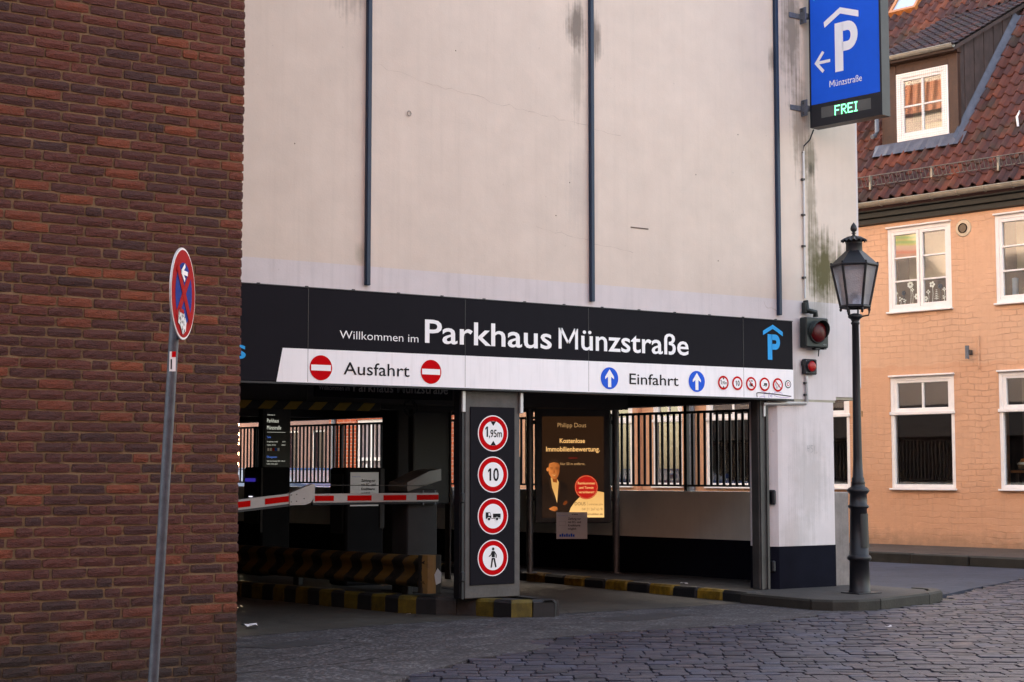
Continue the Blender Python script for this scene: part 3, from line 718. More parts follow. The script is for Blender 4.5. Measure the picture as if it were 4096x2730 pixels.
letter_m(fs, .735, 2.562, .235, .206, .036, PRW, 2); fs.text('ünzstraße', 1.01, 2.393, 2.563, .206, PRW, 2, .012); fs.build('lettering', es)
fs.text('Ausfahrt', -1.642, -.956, 2.229, .11, PRK, 3, .004); fs.build('lettering', es)
fs.text('Einfahrt', 1.612, 2.252, 2.239, .108, PRK, 3, .004); fs.build('lettering', es)
fs.text('Services', -3.75, -2.598, 2.334, .17, PRC, 2, .01); fs.build('lettering', es); fs.text('Parking', -3.75, -2.75, 2.6, .17, PRC, 2, .01); fs.build('lettering', es)
for u, v in ((-1.869, 2.28), (-.725, 2.283)):
    fs.disc(u, v, .112, PRR, 3); fs.rect(u - .098, u + .098, v - .026, v + .026, PRW, 4); fs.build('no_entry_symbol', es)
for u, v in ((1.359, 2.29), (2.498, 2.293)):
    fs.disc(u, v, .11, PRB, 3)
    fs.poly([(u - .02, v - .09), (u + .02, v - .09), (u + .02, v + .015), (u + .055, v - .01), (u + .055, v + .015), (u, v + .09), (u - .055, v + .015), (u - .055, v - .01), (u - .02, v + .015)], PRW, 4)
    fs.build('ahead_arrow_symbol', es)
for u, ic in ((2.861, 'height'), (3.057, '10'), (3.252, 'gas'), (3.445, 'cart'), (3.637, 'smoke')):
    ring_sign(fs, u, 2.291, .074, ic, PRW, PRR, PRK, 3); fs.build('round_symbol', es)
fs.disc(3.788, 2.303, .044, PRK, 3, seg=24); fs.disc(3.788, 2.303, .034, PRW, 4, seg=24); fs.disc(3.788, 2.303, .021, PRR, 5, seg=20); fs.disc(3.788, 2.303, .014, PRW, 6, seg=16); fs.build('round_sticker', es)
def plogo(fl, ux, v0, hP, m, l, wP):
    """P under a small roof: ux left of stem"""
    st = wP * .36
    fl.rect(ux, ux + st, v0, v0 + hP, m, l)
    n = 14; cy = v0 + hP * .70; ro = hP * .30; ri = ro - st * .95; cxo = ux + wP - ro * .82
    out = [(cxo + ro * .82 * math.cos(a), cy + ro * math.sin(a)) for a in [math.pi / 2 - math.pi * k / n for k in range(n + 1)]]
    inn = [(cxo + max(ri, .002) * .7 * math.cos(a), cy + ri * math.sin(a)) for a in [math.pi / 2 - math.pi * k / n for k in range(n + 1)]]
    for k in range(n): fl.poly([out[k], out[k + 1], inn[k + 1], inn[k]], m, l)
    fl.poly([(ux + st * .9, cy + ro), out[0], inn[0], (ux + st * .9, cy + ri)], m, l); fl.poly([(ux + st * .9, cy - ri), inn[-1], out[-1], (ux + st * .9, cy - ro)], m, l)
plogo(fs, 3.499, 2.56, .276, PRC, 2, .18)
fs.poly([(3.433, 2.868), (3.576, 2.942), (3.721, 2.868), (3.721, 2.822), (3.576, 2.896), (3.433, 2.822)], PRC, 2); fs.build('parking_logo', es)
fs.line([(3.335, 2.15), (3.33, 2.195), (3.36, 2.2), (3.6, 2.19), (3.83, 2.172)], .009, PRK, 4)
fs.line([(3.37, 2.152), (3.41, 2.165), (3.45, 2.15), (3.43, 2.18), (3.47, 2.2), (3.4, 2.215)], .004, VIOLET, 3).line([(3.5, 2.15), (3.51, 2.21), (3.53, 2.16), (3.56, 2.205), (3.545, 2.15)], .004, VIOLET, 3)
fs.line([(3.6 + .1 * math.cos(a * .5) + a * .012, 2.185 + .03 * math.sin(a * .5)) for a in range(13)], .004, VIOLET, 3).build('marker_scribble', es)
for x in (-2.0, -.35, 1.1, 3.15): MB().box(x, x + .004, -.1018, -.0995, 2.15, 2.985).build('panel_seam', STEEL, es, world=True)
# rivet bumps and grime along the upper edge
for i in range(14): MB().box(-2.5 + i * .47, -2.47 + i * .47, -.106, -.09, 2.9985, 3.006, 0, .002).build('fixing_clip', BLK, es, world=True)

# ------------------------------------------------------------------ blue projecting sign
bs = thing('parking_sign', 'blue illuminated projecting parking sign with white P and green FREI display', 'sign', (4.25, 0, 5.2))
D = -WD                                      # away from the wall
o0 = Vector((4.18, -.10, 0))
def pbox(b, t0, t1, n0, n1, z0, z1, m=0):
    P = [o0 + D * t + NR * n for t, n in ((t0, n0), (t1, n0), (t1, n1), (t0, n1))]; return b.prism([(p.x, p.y) for p in P], z0, z1, 'z', m)
HB = plain('anthracite_sign_case', (.022, .019, .02), .45, .2, .15, 5, .05)
pbox(MB(), 0, .945, .006, .15, 5.17, 7.35).build('case', HB, bs, world=True)
b = MB(); pbox(b, 0, .018, 0, .006, 5.17, 7.35); pbox(b, .92, .945, 0, .006, 5.17, 7.35); pbox(b, .018, .92, 0, .006, 5.17, 5.2); pbox(b, .018, .92, 0, .006, 7.32, 7.35)
b.build('case_rim', BLK, bs, world=True)
fp = Flat(o0 + NR * .006, D, -NR)
fp.rect(.018, .92, 5.425, 7.32, BLUES, 1); fp.build('blue_face', bs)
fp.rect(.018, .92, 5.2, 5.425, BLK, 1); fp.build('display_field', bs)
plogo(fp, .345, 5.74, .545, PRW, 2, .30)
fp.poly([(.20, 6.33), (.42, 6.455), (.66, 6.37), (.66, 6.30), (.42, 6.385), (.21, 6.265)], PRW, 2); fp.build('parking_logo', bs)
fp.line([(.28, 5.885), (.09, 5.885)], .035, PRW, 2).line([(.19, 6.0), (.085, 5.875)], .037, PRW, 3).line([(.085, 5.895), (.19, 5.775)], .037, PRW, 4); fp.build('left_arrow', bs)
letter_m(fp, .265, 5.585, .068, .072, .011, PRW, 2); fp.text('ünzstraße', .345, .69, 5.585, .072, PRW, 2, .002); fp.build('lettering', bs)
fp.text('Services', .06, .32, 6.6, .07, PRC, 2, 0); fp.build('lettering', bs); fp.text('Parking', .06, .30, 6.71, .07, PRC, 2, 0); fp.build('lettering', bs)
LEDG = emis('green_led', (.12, 1.2, .55), 4.0); LEDB = plain('led_matrix', (.09, .09, .085), .5)
fp.rect(.15, .80, 5.258, 5.378, LEDB, 2)
fp.build('led_matrix', bs)
F5 = {'F': ['11111', '10000', '10000', '11110', '10000', '10000', '10000'], 'R': ['11110', '10001', '10001', '11110', '10100', '10010', '10001'], 'E': ['11111', '10000', '10000', '11110', '10000', '10000', '11111'], 'I': ['111', '010', '010', '010', '010', '010', '111']}
u = .33
for chh in 'FREI':
    g = F5[chh]
    for r_, line in enumerate(g):
        for c_, bit in enumerate(line):
            if bit == '1': fp.rect(u + c_ * .0142, u + c_ * .0142 + .0125, 5.372 - (r_ + 1) * .0158, 5.372 - r_ * .0158 - .0022, LEDG, 3)
    u += (len(g[0]) + 1) * .0142
fp.build('led_lettering', bs)
for z in (5.4, 6.45):
    b = MB(); b.box(3.97, 4.20, -.012, -.001, z - .03, z + .03, 0, .003).build('wall_plate', GALV, bs, world=True)
    b = MB(); b.box(4.13, 4.145, -.1, -.012, z - .09, z + .09); b.box(4.145, 4.23, -.085, -.03, z - .03, z + .03, 0, .006); b.build('bracket', GALV, bs, world=True)
    b = MB()
    for dz in (-.07, -.05, .05, .07): b.tube([(4.122, -.05, z + dz), (4.132, -.05, z + dz)], .009, 6)
    b.build('bolts', STEEL, bs, world=True)
MB().tube([(4.27, -.06, 5.17), (4.22, -.05, 5.05), (4.15, -.03, 4.98), (4.14, -.02, 4.9)], .008, 6).build('feed_cable', BLK, bs, world=True)

# ------------------------------------------------------------------ conduits and signal lights on the front wall
cn = thing('cable_conduit', 'thin grey cable conduit clipped to the wall from blue sign to red lights', 'conduit', (4.14, 0, 2.1))
b = MB(); b.tube([(4.148, -.02, 4.92), (4.139, -.02, 3.27)], .011, 8).build('pipe', SIGNGREY, cn, world=True); b = MB(); b.tube([(4.142, -.02, 2.41), (4.143, -.02, 2.125), (4.13, -.02, 2.105), (3.5, -.02, 2.085)], .017, 8)
b.build('pipe', SIGNGREY, cn, world=True)
for x, z in ((4.146, 4.6), (4.144, 4.2), (4.142, 3.85), (4.14, 3.5), (4.142, 2.33), (4.142, 2.2)):
    MB().box(x - .03, x + .012, -.034, 0, z - .012, z + .012, 0, .003).build('clip', STEEL, cn, world=True)
RLENS1 = plain('dark_red_lens', (.075, .002, .004), .35, 0, .25, 30, .4, .003, spec=.25)
RLENS2 = plain('bright_red_lens', (.36, .004, .006), .3, 0, .25, 35, .4, .003, spec=.3)
TLG = plain('green_grey_housing', (.012, .018, .018), .5, 0, .2, 9, .1)
def signal(name, label, x0, x1, z0, z1, r, lens, case, dep, big):
    t = thing(name, label, 'traffic light', ((x0 + x1) / 2, 0, z0))
    MB().box(x0, x1, -dep, -.02 if big else -.001, z0, z1, 0, .012).build('housing', case, t, world=True)
    cx, cz = (x0 + x1) / 2 - (.005 if big else .004), (z0 + z1) / 2 + .005
    V = []; F = []; sg = 32; ringp = [(1.08, 0), (1.08, .02), (1.0, .02), (1.0, -.006)]
    for k in range(sg):
        a = 2 * math.pi * k / sg
        for q_, d_ in ringp: V.append((cx + r * q_ * math.cos(a), -dep - d_, cz + r * q_ * math.sin(a)))
    n_ = len(ringp)
    for k in range(sg):
        for i in range(n_ - 1): F.append((k * n_ + i, ((k + 1) % sg) * n_ + i, ((k + 1) % sg) * n_ + i + 1, k * n_ + i + 1))
    MB().add(V, F, 0, True).build('lens_rim', case, t, world=True)
    V = []; F = []
    for i in range(5):
        ph = i / 4 * math.pi / 2
        for k in range(sg):
            a = 2 * math.pi * k / sg; V.append((cx + r * math.cos(a) * math.sin(ph), -dep - .012 - .04 * math.cos(ph) * r / .1, cz + r * math.sin(a) * math.sin(ph)))
    for i in range(4):
        for k in range(sg): F.append((i * sg + k, i * sg + (k + 1) % sg, (i + 1) * sg + (k + 1) % sg, (i + 1) * sg + k))
    MB().add(V, F, 0, True).build('lens', lens, t, world=True)
    V = []; F = []
    a0, a1 = (R(-35), R(205)) if big else (R(10), R(170)); m_ = 22; ln = .09 if big else .03
    for k in range(m_ + 1):
        a = a0 + (a1 - a0) * k / m_; f = math.sin(math.pi * k / m_) ** .6
        for q_, d_ in ((1.06, 0), (1.06, ln * f + .01), (1.02, ln * f + .01), (1.02, 0)): V.append((cx + r * q_ * math.cos(a), -dep - d_, cz + r * q_ * math.sin(a)))
    for k in range(m_):
        for i in range(3): F.append((k * 4 + i, (k + 1) * 4 + i, (k + 1) * 4 + i + 1, k * 4 + i + 1))
    MB().add(V, F, 0, True).build('visor', case, t, world=True)
    return t
t1 = signal('traffic_light', 'large dark green signal box with unlit deep red lens beside fascia sign', 4.045, 4.385, 2.72, 3.05, .118, RLENS1, TLG, .13, True)
MB().tube([(4.14, -.03, 3.24), (4.14, -.05, 3.14), (4.17, -.08, 3.12), (4.23, -.085, 3.115), (4.235, -.085, 3.06)], .03, 10).box(4.1, 4.165, -.06, 0, 3.1, 3.22, 0, .008).build('pipe_arm', TLG, t1, world=True)
MB().box(4.2, 4.28, -.11, -.05, 2.695, 2.719, 0, .006).build('bottom_gland', BLK, t1, world=True)
MB().box(4.33, 4.37, -.11, -.05, 2.705, 2.719).build('bottom_gland', BLK, t1, world=True)
MB().tube([(4.28, -.08, 2.7), (4.295, -.06, 2.66), (4.3, -.05, 2.63)], .006, 6).build('loose_wire', BLK, t1, world=True)
fx = Flat((4.30, -.13, 2.745), (1, 0, 0), (0, -1, 0)); fx.text('VDO', 0, .05, 0, .017, PRG, 1); fx.build('lettering', t1)
t2 = signal('traffic_light', 'small black signal box with bright red lens below the larger one', 4.085, 4.275, 2.425, 2.595, .062, RLENS2, BLK, .06, False)
b = MB()
for dx in (.02, .17):
    for dz in (.02, .15): b.tube([(4.085 + dx, -.066, 2.425 + dz), (4.085 + dx, -.058, 2.425 + dz)], .005, 6)
b.build('corner_screws', GALV, t2, world=True)
MB().box(4.072, 4.085, -.05, -.01, 2.52, 2.57, 0, .003).build('hinge', BLK, t2, world=True)

# ------------------------------------------------------------------ pillar sign panel
pp = thing('restriction_panel', 'tall anthracite panel with four round red-ringed restriction signs on the pillar', 'sign', (.02, -.012, .28))
MB().box(-.23, .275, -.012, -.001, .285, 1.973, 0, .002).build('panel', SIGNBLK, pp, world=True)
fq = Flat((0, -.012, 0), (1, 0, 0), (0, -1, 0))
for zc, ic in ((1.722, 'height'), (1.328, '10'), (.932, 'trailer'), (.537, 'walk')):
    ring_sign(fq, .024, zc, .163, ic, PRW, PRR, PRK, 1); fq.build('round_sign', pp)

# ------------------------------------------------------------------ street lamp
sl = thing('street_lamp', 'black cast iron lamp post with six-sided glass lantern on the corner pavement', 'street lamp', (4.0, -.91, .1))
prof = [(.115, 0), (.115, .02), (.108, .03), (.1, .33), (.112, .335), (.125, .35), (.125, .37), (.11, .39), (.1, .395), (.088, .87), (.1, .878), (.11, .89), (.108, .905), (.092, .915), (.088, 1.02), (.112, 1.045), (.118, 1.065), (.1, 1.085), (.075, 1.1), (.07, 1.13), (.075, 1.14), (.065, 1.16), (.066, 1.19), (.055, 1.2), (.047, 1.4), (.042, 2.0), (.036, 2.8), (.045, 2.81), (.045, 2.825), (.036, 2.835), (.05, 2.86), (.072, 2.875), (.072, 2.905), (.045, 2.915), (.03, 2.92)]
MB().lathe(prof, seg=28).build('post', IRON, sl)
MB().box(-.15, .19, -.13, .13, -.004, .006, 0, .002).build('base_plate', IRON, sl)
V = []; F = []
for i, z in enumerate((.47, .82)):
    for k in range(9): a = R(-125 + k * 9); q_ = (.1 if i == 0 else .0935) + .004; V.append((q_ * math.cos(a), q_ * math.sin(a), z))
MB().add(V, [(k, k + 1, 10 + k, 9 + k) for k in range(8)], 0, True).build('access_door', IRON, sl)
zb, zt = 2.99, 3.43; rbq, rtq = .148, .24; rot0 = R(14)
hexp = lambda r, k: (r * math.cos(rot0 + k * math.pi / 3), r * math.sin(rot0 + k * math.pi / 3))
b = MB()
for k in range(6):
    p, q_ = hexp(rbq, k), hexp(rtq, k); b.tube([(*p, zb), (*q_, zt)], .014, 6)
    p2, q2 = hexp(rbq, k + 1), hexp(rtq, k + 1); b.tube([(*p, zb), (*p2, zb)], .02, 6); b.tube([(*q_, zt), (*q2, zt)], .017, 6)
    b.lathe([(.0, 0), (.012, .004), (.012, .02), (0, .026)], (*hexp(rtq, k), zt + .01), 8); b.lathe([(.0, -.05), (.014, -.04), (.014, -.02), (0, -.01)], (*hexp(rbq, k), zb), 8)
b.build('lantern_frame', IRON, sl)
for k in range(6):
    p, q_, p2, q2 = hexp(rbq - .004, k), hexp(rtq - .004, k), hexp(rbq - .004, k + 1), hexp(rtq - .004, k + 1)
    MB().add([(*p, zb), (*p2, zb), (*q2, zt), (*q_, zt)], [(0, 1, 2, 3)]).build('lantern_pane', LGL, sl)
b = MB(); V = [(*hexp(.253, k), 3.435) for k in range(6)] + [(*hexp(.085, k), 3.59) for k in range(6)]
b.add(V, [(k, (k + 1) % 6, 6 + (k + 1) % 6, 6 + k) for k in range(6)] + [tuple(range(6))[::-1]]); b.lathe([(.088, 3.58), (.085, 3.66), (.09, 3.665), (.083, 3.675), (.083, 3.7)], seg=20)
b.build('lantern_roof', IRON, sl)
b = MB(); V = [(0, 0, 3.75)]; ng = 32
for k in range(ng): a = 2 * math.pi * k / ng; V.append((.07 * math.cos(a), .07 * math.sin(a), 3.735 + .002 * (-1) ** k))
for k in range(ng): a = 2 * math.pi * k / ng; V.append((.138 * math.cos(a), .138 * math.sin(a), 3.69 + .011 * (-1) ** k))
b.add(V, [(0, 1 + k, 1 + (k + 1) % ng) for k in range(ng)] + [(1 + k, 1 + ng + k, 1 + ng + (k + 1) % ng, 1 + (k + 1) % ng) for k in range(ng)])
b.build('fluted_cap', IRON, sl)
MB().lathe([(.012, 3.74), (.02, 3.755), (.012, 3.765), (.028, 3.775), (.012, 3.785), (.03, 3.8), (.036, 3.82), (.03, 3.85), (.014, 3.875), (.002, 3.89)], seg=14).build('finial', IRON, sl)
for k in range(6):
    p = hexp(.15, k); m_ = hexp(.145 if k % 2 else .07, k); e_ = hexp(.055, k)
    if k % 2: MB().tube([(p[0] * .98, p[1] * .98, zb), (m_[0], m_[1], 2.93), (m_[0] * .95, m_[1] * .95, 2.90), (e_[0], e_[1], 2.885)], .009, 6).build('scroll_bracket', IRON, sl)
    else: MB().tube([(m_[0] * .9, m_[1] * .9, zb), (e_[0], e_[1], 2.88)], .009, 6).build('scroll_bracket', IRON, sl)
MB().lathe([(.1, 2.995), (.1, 3.06), (.05, 3.12), (.02, 3.15), (.0, 3.16)], seg=20).build('reflector', plain('polished_reflector', (.7, .7, .75), .25, .9, .1), sl)
fx = Flat((4.0, -.953, 1.55), (.83, -.556, 0), (-.556, -.83, 0)); fx.rect(.018, .028, .38, .44, YEL, 1); fx.build('sticker', sl)

# ------------------------------------------------------------------ no stopping sign at the left
ns = thing('no_stopping_sign', 'round red and blue no stopping sign on leaning grey pole before brick wall', 'sign', (-5.757, -6.07, 0))
lean = Vector((.036, -.024, 1)).normalized()
pole = lambda z: (lean.x / lean.z * z, lean.y / lean.z * z, z)
MB().tube([pole(0), pole(1.0), pole(2.3)], .0225, 16).build('pole', plain('dull_galvanised_pole', (.075, .084, .105), .5, .3, .35, 24, .2, streak=.3), ns)
sgN = Vector((.795, -.606, 0)).normalized(); sgR = Vector((-sgN.y, sgN.x, 0))
cN = Vector((-5.757, -6.07, 0)) + Vector(pole(2.16)) + sgN * .03
fz = Flat(cN, sgR, sgN, step=.0012)
V = []; sg = 48
for k in range(sg): a = 2 * math.pi * k / sg; V.append(tuple(cN + sgR * (.21 * math.cos(a)) + Vector((0, 0, .21 * math.sin(a)))))
V2 = [tuple(Vector(v) - sgN * .006) for v in V]
MB().add(V + V2, [list(range(sg)), list(range(sg, 2 * sg))] + [(k, (k + 1) % sg, sg + (k + 1) % sg, sg + k) for k in range(sg)]).build('sign_plate', SIGNGREY, ns, world=True)
SR = plain('red_reflective_sheet', (.34, .003, .006), .6, 0, .06, 5, .02, spec=.06); SB = plain('blue_reflective_sheet', (.008, .03, .22), .6, 0, .06, 5, .02, spec=.06)
fz.disc(0, 0, .208, PRW, 1); fz.disc(0, 0, .2, SR, 2); fz.disc(0, 0, .142, SB, 3)
fz.line([(-.115, -.115), (.115, .115)], .044, SR, 4).line([(-.115, .115), (.115, -.115)], .044, SR, 5); fz.build('sign_face', ns)
fz.line([(.05, .095), (-.06, .095)], .02, PRW, 6).line([(.0, .13), (-.055, .095), (.0, .06)], .02, PRW, 7); fz.build('left_arrow', ns)
STK = NT('torn_sticker'); sv_ = STK.coords(); STK = STK.fin(STK.ramp(STK.noise(sv_, 45, 4), [(.42, (.03, .03, .035)), (.5, (.65, .64, .66)), (.75, (.75, .73, .75))]), .6)
fz.poly([(-.09, -.08), (.0, -.09), (.04, -.13), (.03, -.17), (-.02, -.19), (-.06, -.15), (-.1, -.14)], STK, 6); fz.poly([(-.08, -.07), (-.01, -.075), (-.01, -.095), (-.085, -.09)], SR, 7); fz.build('torn_sticker', ns)
b = MB()
for dz in (-.08, .08):
    c = Vector(pole(2.16 + dz)); b.lathe([(.026, -.012), (.026, .012)], (c.x, c.y, c.z), 16)
b.build('clamps', GALV, ns)
c = Vector((-5.757, -6.07, 0)) + Vector(pole(1.85)); fw2 = Vector((-.35, -.93, 0)).normalized()
fy = Flat(c + fw2 * .023, Vector((-fw2.y, fw2.x, 0)), fw2); fy.rect(-.014, .014, -.045, .045, PRW, 1); fy.rect(-.004, .014, .02, .045, PRR, 2); fy.rect(-.009, -.003, -.035, .01, PRK, 2); fy.build('pole_sticker', ns)

# ------------------------------------------------------------------ traffic island with striped kerb, guard rail
isl = thing('traffic_island', 'raised kerb island between the lanes with worn yellow and black stripes', 'traffic island', (0, 0, 0))
IL = [(.34, -.52), (.02, -.36), (-.15, .12), (-.42, .42), (-.56, .68), (-.78, 1.89), (-1.01, 3.5), (-1.25, 6.5)]
IR = [(.42, -.42), (.45, 0), (.5, 3), (.6, 6.5)]
body = [(x + .13, y + .05) for x, y in IL] + [(x - .1, y) for x, y in IR[::-1]]
MB().prism(body, -.03, .15, 'z').build('island_top', CONC, isl)
def along(P, step):
    out = [Vector(P[0])]; acc = 0
    for a, b_ in zip(P[:-1], P[1:]):
        a, b_ = Vector(a), Vector(b_); L = (b_ - a).length; t = step - acc
        while t < L: out.append(a + (b_ - a) * (t / L)); t += step
        acc = (acc + L) % step
    return out
pts = along([(.38, -.53), (.0, -.38), (-.17, .12), (-.44, .42), (-.58, .68), (-.80, 1.89), (-1.03, 3.5), (-1.27, 6.5)], .21)
for i, (a, b_) in enumerate(zip(pts[:-1], pts[1:])):
    d = (b_ - a).normalized(); nn = Vector((d.y, -d.x)); nn = nn if nn.x > 0 or abs(nn.x) < .3 and nn.y > 0 else -nn
    if nn.dot(Vector((.3, 3)) - a) < 0: nn = -nn
    g = .002; A = a + d * g; B = b_ - d * g; m_ = CONC if i in (4, 5) else (YEL if i % 2 else KBL)
    z1 = .158 + random.uniform(-.002, .002)
    V = [(*A, -.03), (*B, -.03), (*B, z1 - .025), (*A, z1 - .025), (*(A + nn * .025), z1), (*(B + nn * .025), z1), (*(B + nn * .15), z1), (*(A + nn * .15), z1), (*(A + nn * .15), -.03), (*(B + nn * .15), -.03)]
    MB().add(V, [(0, 1, 2, 3), (3, 2, 5, 4), (4, 5, 6, 7), (7, 6, 9, 8), (0, 3, 4, 7, 8), (1, 9, 6, 5, 2)]).jit(.005, i).build('kerb_stone', m_, isl)
V = [(.38, -.53), (.46, -.45), (.47, -.2), (.49, 3)]
for (a, b_), m_ in zip(zip(V[:-1], V[1:]), (KBL, KBL, CONC)):
    MB().add([(*a, -.03), (*b_, -.03), (*b_, .13), (*a, .13), (a[0] - .03, a[1], .157), (b_[0] - .03, b_[1], .157), (b_[0] - .14, b_[1], .157), (a[0] - .14, a[1], .157)], [(0, 1, 2, 3), (3, 2, 5, 4), (4, 5, 6, 7)]).build('kerb_stone', m_, isl)

def stripe_mat(name, axis, period, skew=0, y=(.40, .2, .03), k=(.022, .02, .018), wear=.5):
    t = NT(name); v = t.coords(); sep = t.n('ShaderNodeSeparateXYZ'); t.l(v, sep.inputs[0])
    u = t.math('ADD', sep.outputs[axis], t.math('MULTIPLY', sep.outputs[2], skew)); fr = t.math('FRACT', t.math('DIVIDE', u, period))
    n1 = t.noise(v, 12, 5); col = t.mix(t.math('GREATER_THAN', t.math('ADD', fr, t.math('MULTIPLY', t.math('SUBTRACT', n1, .5), .06)), .5), y, k)
    col = t.mix(t.math('MULTIPLY', t.ramp(n1, [(.5, 0.0), (.72, 1.0)]), wear), col, (.06, .045, .035))
    return t.fin(col, .6, 0, t.bump(n1, .2, .004), .35)
gr = thing('guard_rail', 'black and yellow striped steel guard rail on the island, chipped rounded end', 'guard rail', (-.36, .47, .17), math.atan2(3.6, -.55))
GS = stripe_mat('rail_stripe_paint', 0, .34, .55, (.11, .06, .013), (.008, .007, .006), .65)
profl = [(.0, .05), (.05, .07), (.07, .11), (.03, .15), (.0, .20), (.03, .25), (.07, .29), (.05, .33), (.0, .35)]   # (out, z)
Lr = 5.2; V = []; F = []; nx = 24
for i in range(nx + 1):
    x = Lr * i / nx
    for o_, z in profl: V.append((x, .03 + o_, z + .02))
n_ = len(profl)
for i in range(nx):
    for k in range(n_ - 1): F.append((i * n_ + k, i * n_ + k + 1, (i + 1) * n_ + k + 1, (i + 1) * n_ + k))
MB().add(V, F, 0, True).build('w_beam', GS, gr)
MB().box(0, Lr, -.035, .035, .33, .372, 0, .012).build('top_plate', GS, gr)
b = MB(); b.prism([(-.03, -.09), (.06, -.1), (.09, -.1), (.09, .1), (.06, .1), (-.03, .08), (-.055, .04), (-.055, -.06)], .02, .385, 'z', 0); b.build('end_cap', stripe_mat('end_cap_paint', 1, .19, 0, (.2, .12, .04), (.015, .014, .013), .45), gr)
MB().add([(-.0585, -.06, .12), (-.0585, .0, .1), (-.0585, .02, .2), (-.0585, -.02, .26), (-.0585, -.07, .21)], [(0, 1, 2, 3, 4)]).build('bare_patch', SIGNGREY, gr)
for x in (.35, 2.2, 4.2): MB().box(x, x + .1, -.05, .02, -.02, .34, 0, .01).build('rail_post', KBL, gr)

# ------------------------------------------------------------------ barrier gate
bg_ = thing('barrier_gate', 'grey barrier housing with folding white boom carrying red reflective stripes', 'barrier', (-.15, 1.2, .15))
MB().box(-.32, .03, 1.02, 1.33, .15, 1.18, 0, .012).build('housing', HOUSG, bg_, world=True)
b = MB(); V = [(-.34, .98, 1.16), (.05, .98, 1.27), (.05, 1.36, 1.27), (-.34, 1.36, 1.16), (-.35, .975, 1.2), (-.34, .985, 1.25), (-.09, .985, 1.36), (.05, .985, 1.385), (-.35, 1.365, 1.2), (-.34, 1.355, 1.25), (-.09, 1.355, 1.36), (.05, 1.355, 1.385)]
b.add(V, [(0, 1, 2, 3), (0, 4, 5, 6, 7, 1), (3, 2, 11, 10, 9, 8), (0, 3, 8, 4), (4, 8, 9, 5), (5, 9, 10, 6), (6, 10, 11, 7), (1, 7, 11, 2)]).build('hood', plain('hood_grey', (.13, .12, .11), .45, 0, .1), bg_, world=True)
ya = .955
MB().box(-1.4, .005, ya, ya + .05, 1.055, 1.145, 0, .006).build('boom', BARW, bg_, world=True)
MB().box(-1.4, .005, ya + .005, ya + .045, 1.035, 1.055, 0, .006).build('rubber_edge', BLK, bg_, world=True)
for x0, x1 in ((-.251, .001), (-.63, -.372), (-1.03, -.763), (-1.38, -1.177)):
    MB().box(x0, x1, ya - .003, ya, 1.074, 1.126).build('red_stripe', REDREF, bg_, world=True)
P2_ = [(-1.65, 1.04), (-1.65, 1.15), (-1.41, 1.24), (-1.387, 1.235), (-1.387, 1.12), (-1.43, 1.06), (-1.49, 1.04)]
MB().prism(P2_, ya - .012, ya + .06, 'y').build('folding_joint', BARW, bg_, world=True)
for x, z in ((-1.635, 1.135), (-1.58, 1.14), (-1.635, 1.07), (-1.58, 1.075), (-1.5, 1.1)): MB().tube([(x, ya - .017, z), (x, ya - .011, z)], .006, 6).build('joint_bolt', STEEL, bg_, world=True)
def arm(b, x0, x1, z0, z1, y0, y1):
    f = lambda x: (x + 1.65) * .1
    b.add([(x, y, z + f(x)) for x in (x0, x1) for y in (y0, y1) for z in (z0, z1)], [(0, 1, 3, 2), (4, 6, 7, 5), (0, 4, 5, 1), (2, 3, 7, 6), (1, 5, 7, 3), (0, 2, 6, 4)]); return b
arm(MB(), -3.6, -1.65, 1.052, 1.148, ya, ya + .05).build('outer_boom', BARW, bg_, world=True)
arm(MB(), -3.6, -1.6, 1.03, 1.052, ya + .005, ya + .045).build('rubber_edge', BLK, bg_, world=True)
for x0, x1 in ((-1.902, -1.655), (-2.27, -2.05), (-2.66, -2.42), (-3.05, -2.81), (-3.44, -3.2)):
    arm(MB(), x0, x1, 1.072, 1.128, ya - .003, ya).build('red_stripe', REDREF, bg_, world=True)
MB().tube([(-1.4, ya + .02, 1.228), (-.05, ya + .02, 1.215)], .004, 5).build('stay_cable', STEEL, bg_, world=True)
for x in (-.18, -.04):
    for z in (1.025, 1.146): MB().tube([(x, ya - .008, z), (x, ya - .008, z + .025)], .007, 6).build('boom_bolt', GALV, bg_, world=True)
MB().tube([(-.318, 1.05, 1.12), (-.332, 1.05, 1.12)], .018, 10).build('lock', BLK, bg_, world=True)

# ------------------------------------------------------------------ terminals, totem
t = thing('ticket_terminal', 'dark ticket terminal with glowing card slot left behind the barrier', 'terminal', (.2, 4.6, .15))
MB().box(-0.350, 0.020, 4.35, 4.85, .15, 1.41, 0, .02).build('housing', TERM, t, world=True)
MB().box(-0.375, -0.348, 4.41, 4.79, .75, 1.36, 0, .008).build('front_panel', BLK, t, world=True)
MB().box(-0.370, -0.340, 4.335, 4.35, .65, 1.4, 0, .004).build('side_trim', HOUSG, t, world=True)
MB().box(-0.380, -0.374, 4.47, 4.75, 1.24, 1.28).build('blue_display', emis('dim_blue_display', (.08, .06, .9), .35), t, world=True)
MB().box(-0.385, -0.374, 4.55, 4.63, 1.06, 1.07).box(-0.385, -0.374, 4.55, 4.62, 1.035, 1.045).build('card_slot_light', emis('white_slot_light', (.7, .75, 1), 2.2), t, world=True)
t = thing('payment_terminal', 'dark grey payment terminal with white paper notice on its front', 'terminal', (.2, 2.5, .15))
MB().box(-0.330, 0.130, 2.3, 2.68, .15, 1.4, 0, .02).build('housing', TERM, t, world=True)
MB().box(0.075, 0.130, 2.285, 2.299, .75, 1.39, 0, .003).build('side_trim', HOUSG, t, world=True)
MB().box(-0.350, -0.330, 2.35, 2.62, .7, 1.33, 0, .006).build('front_panel', BLK, t, world=True)
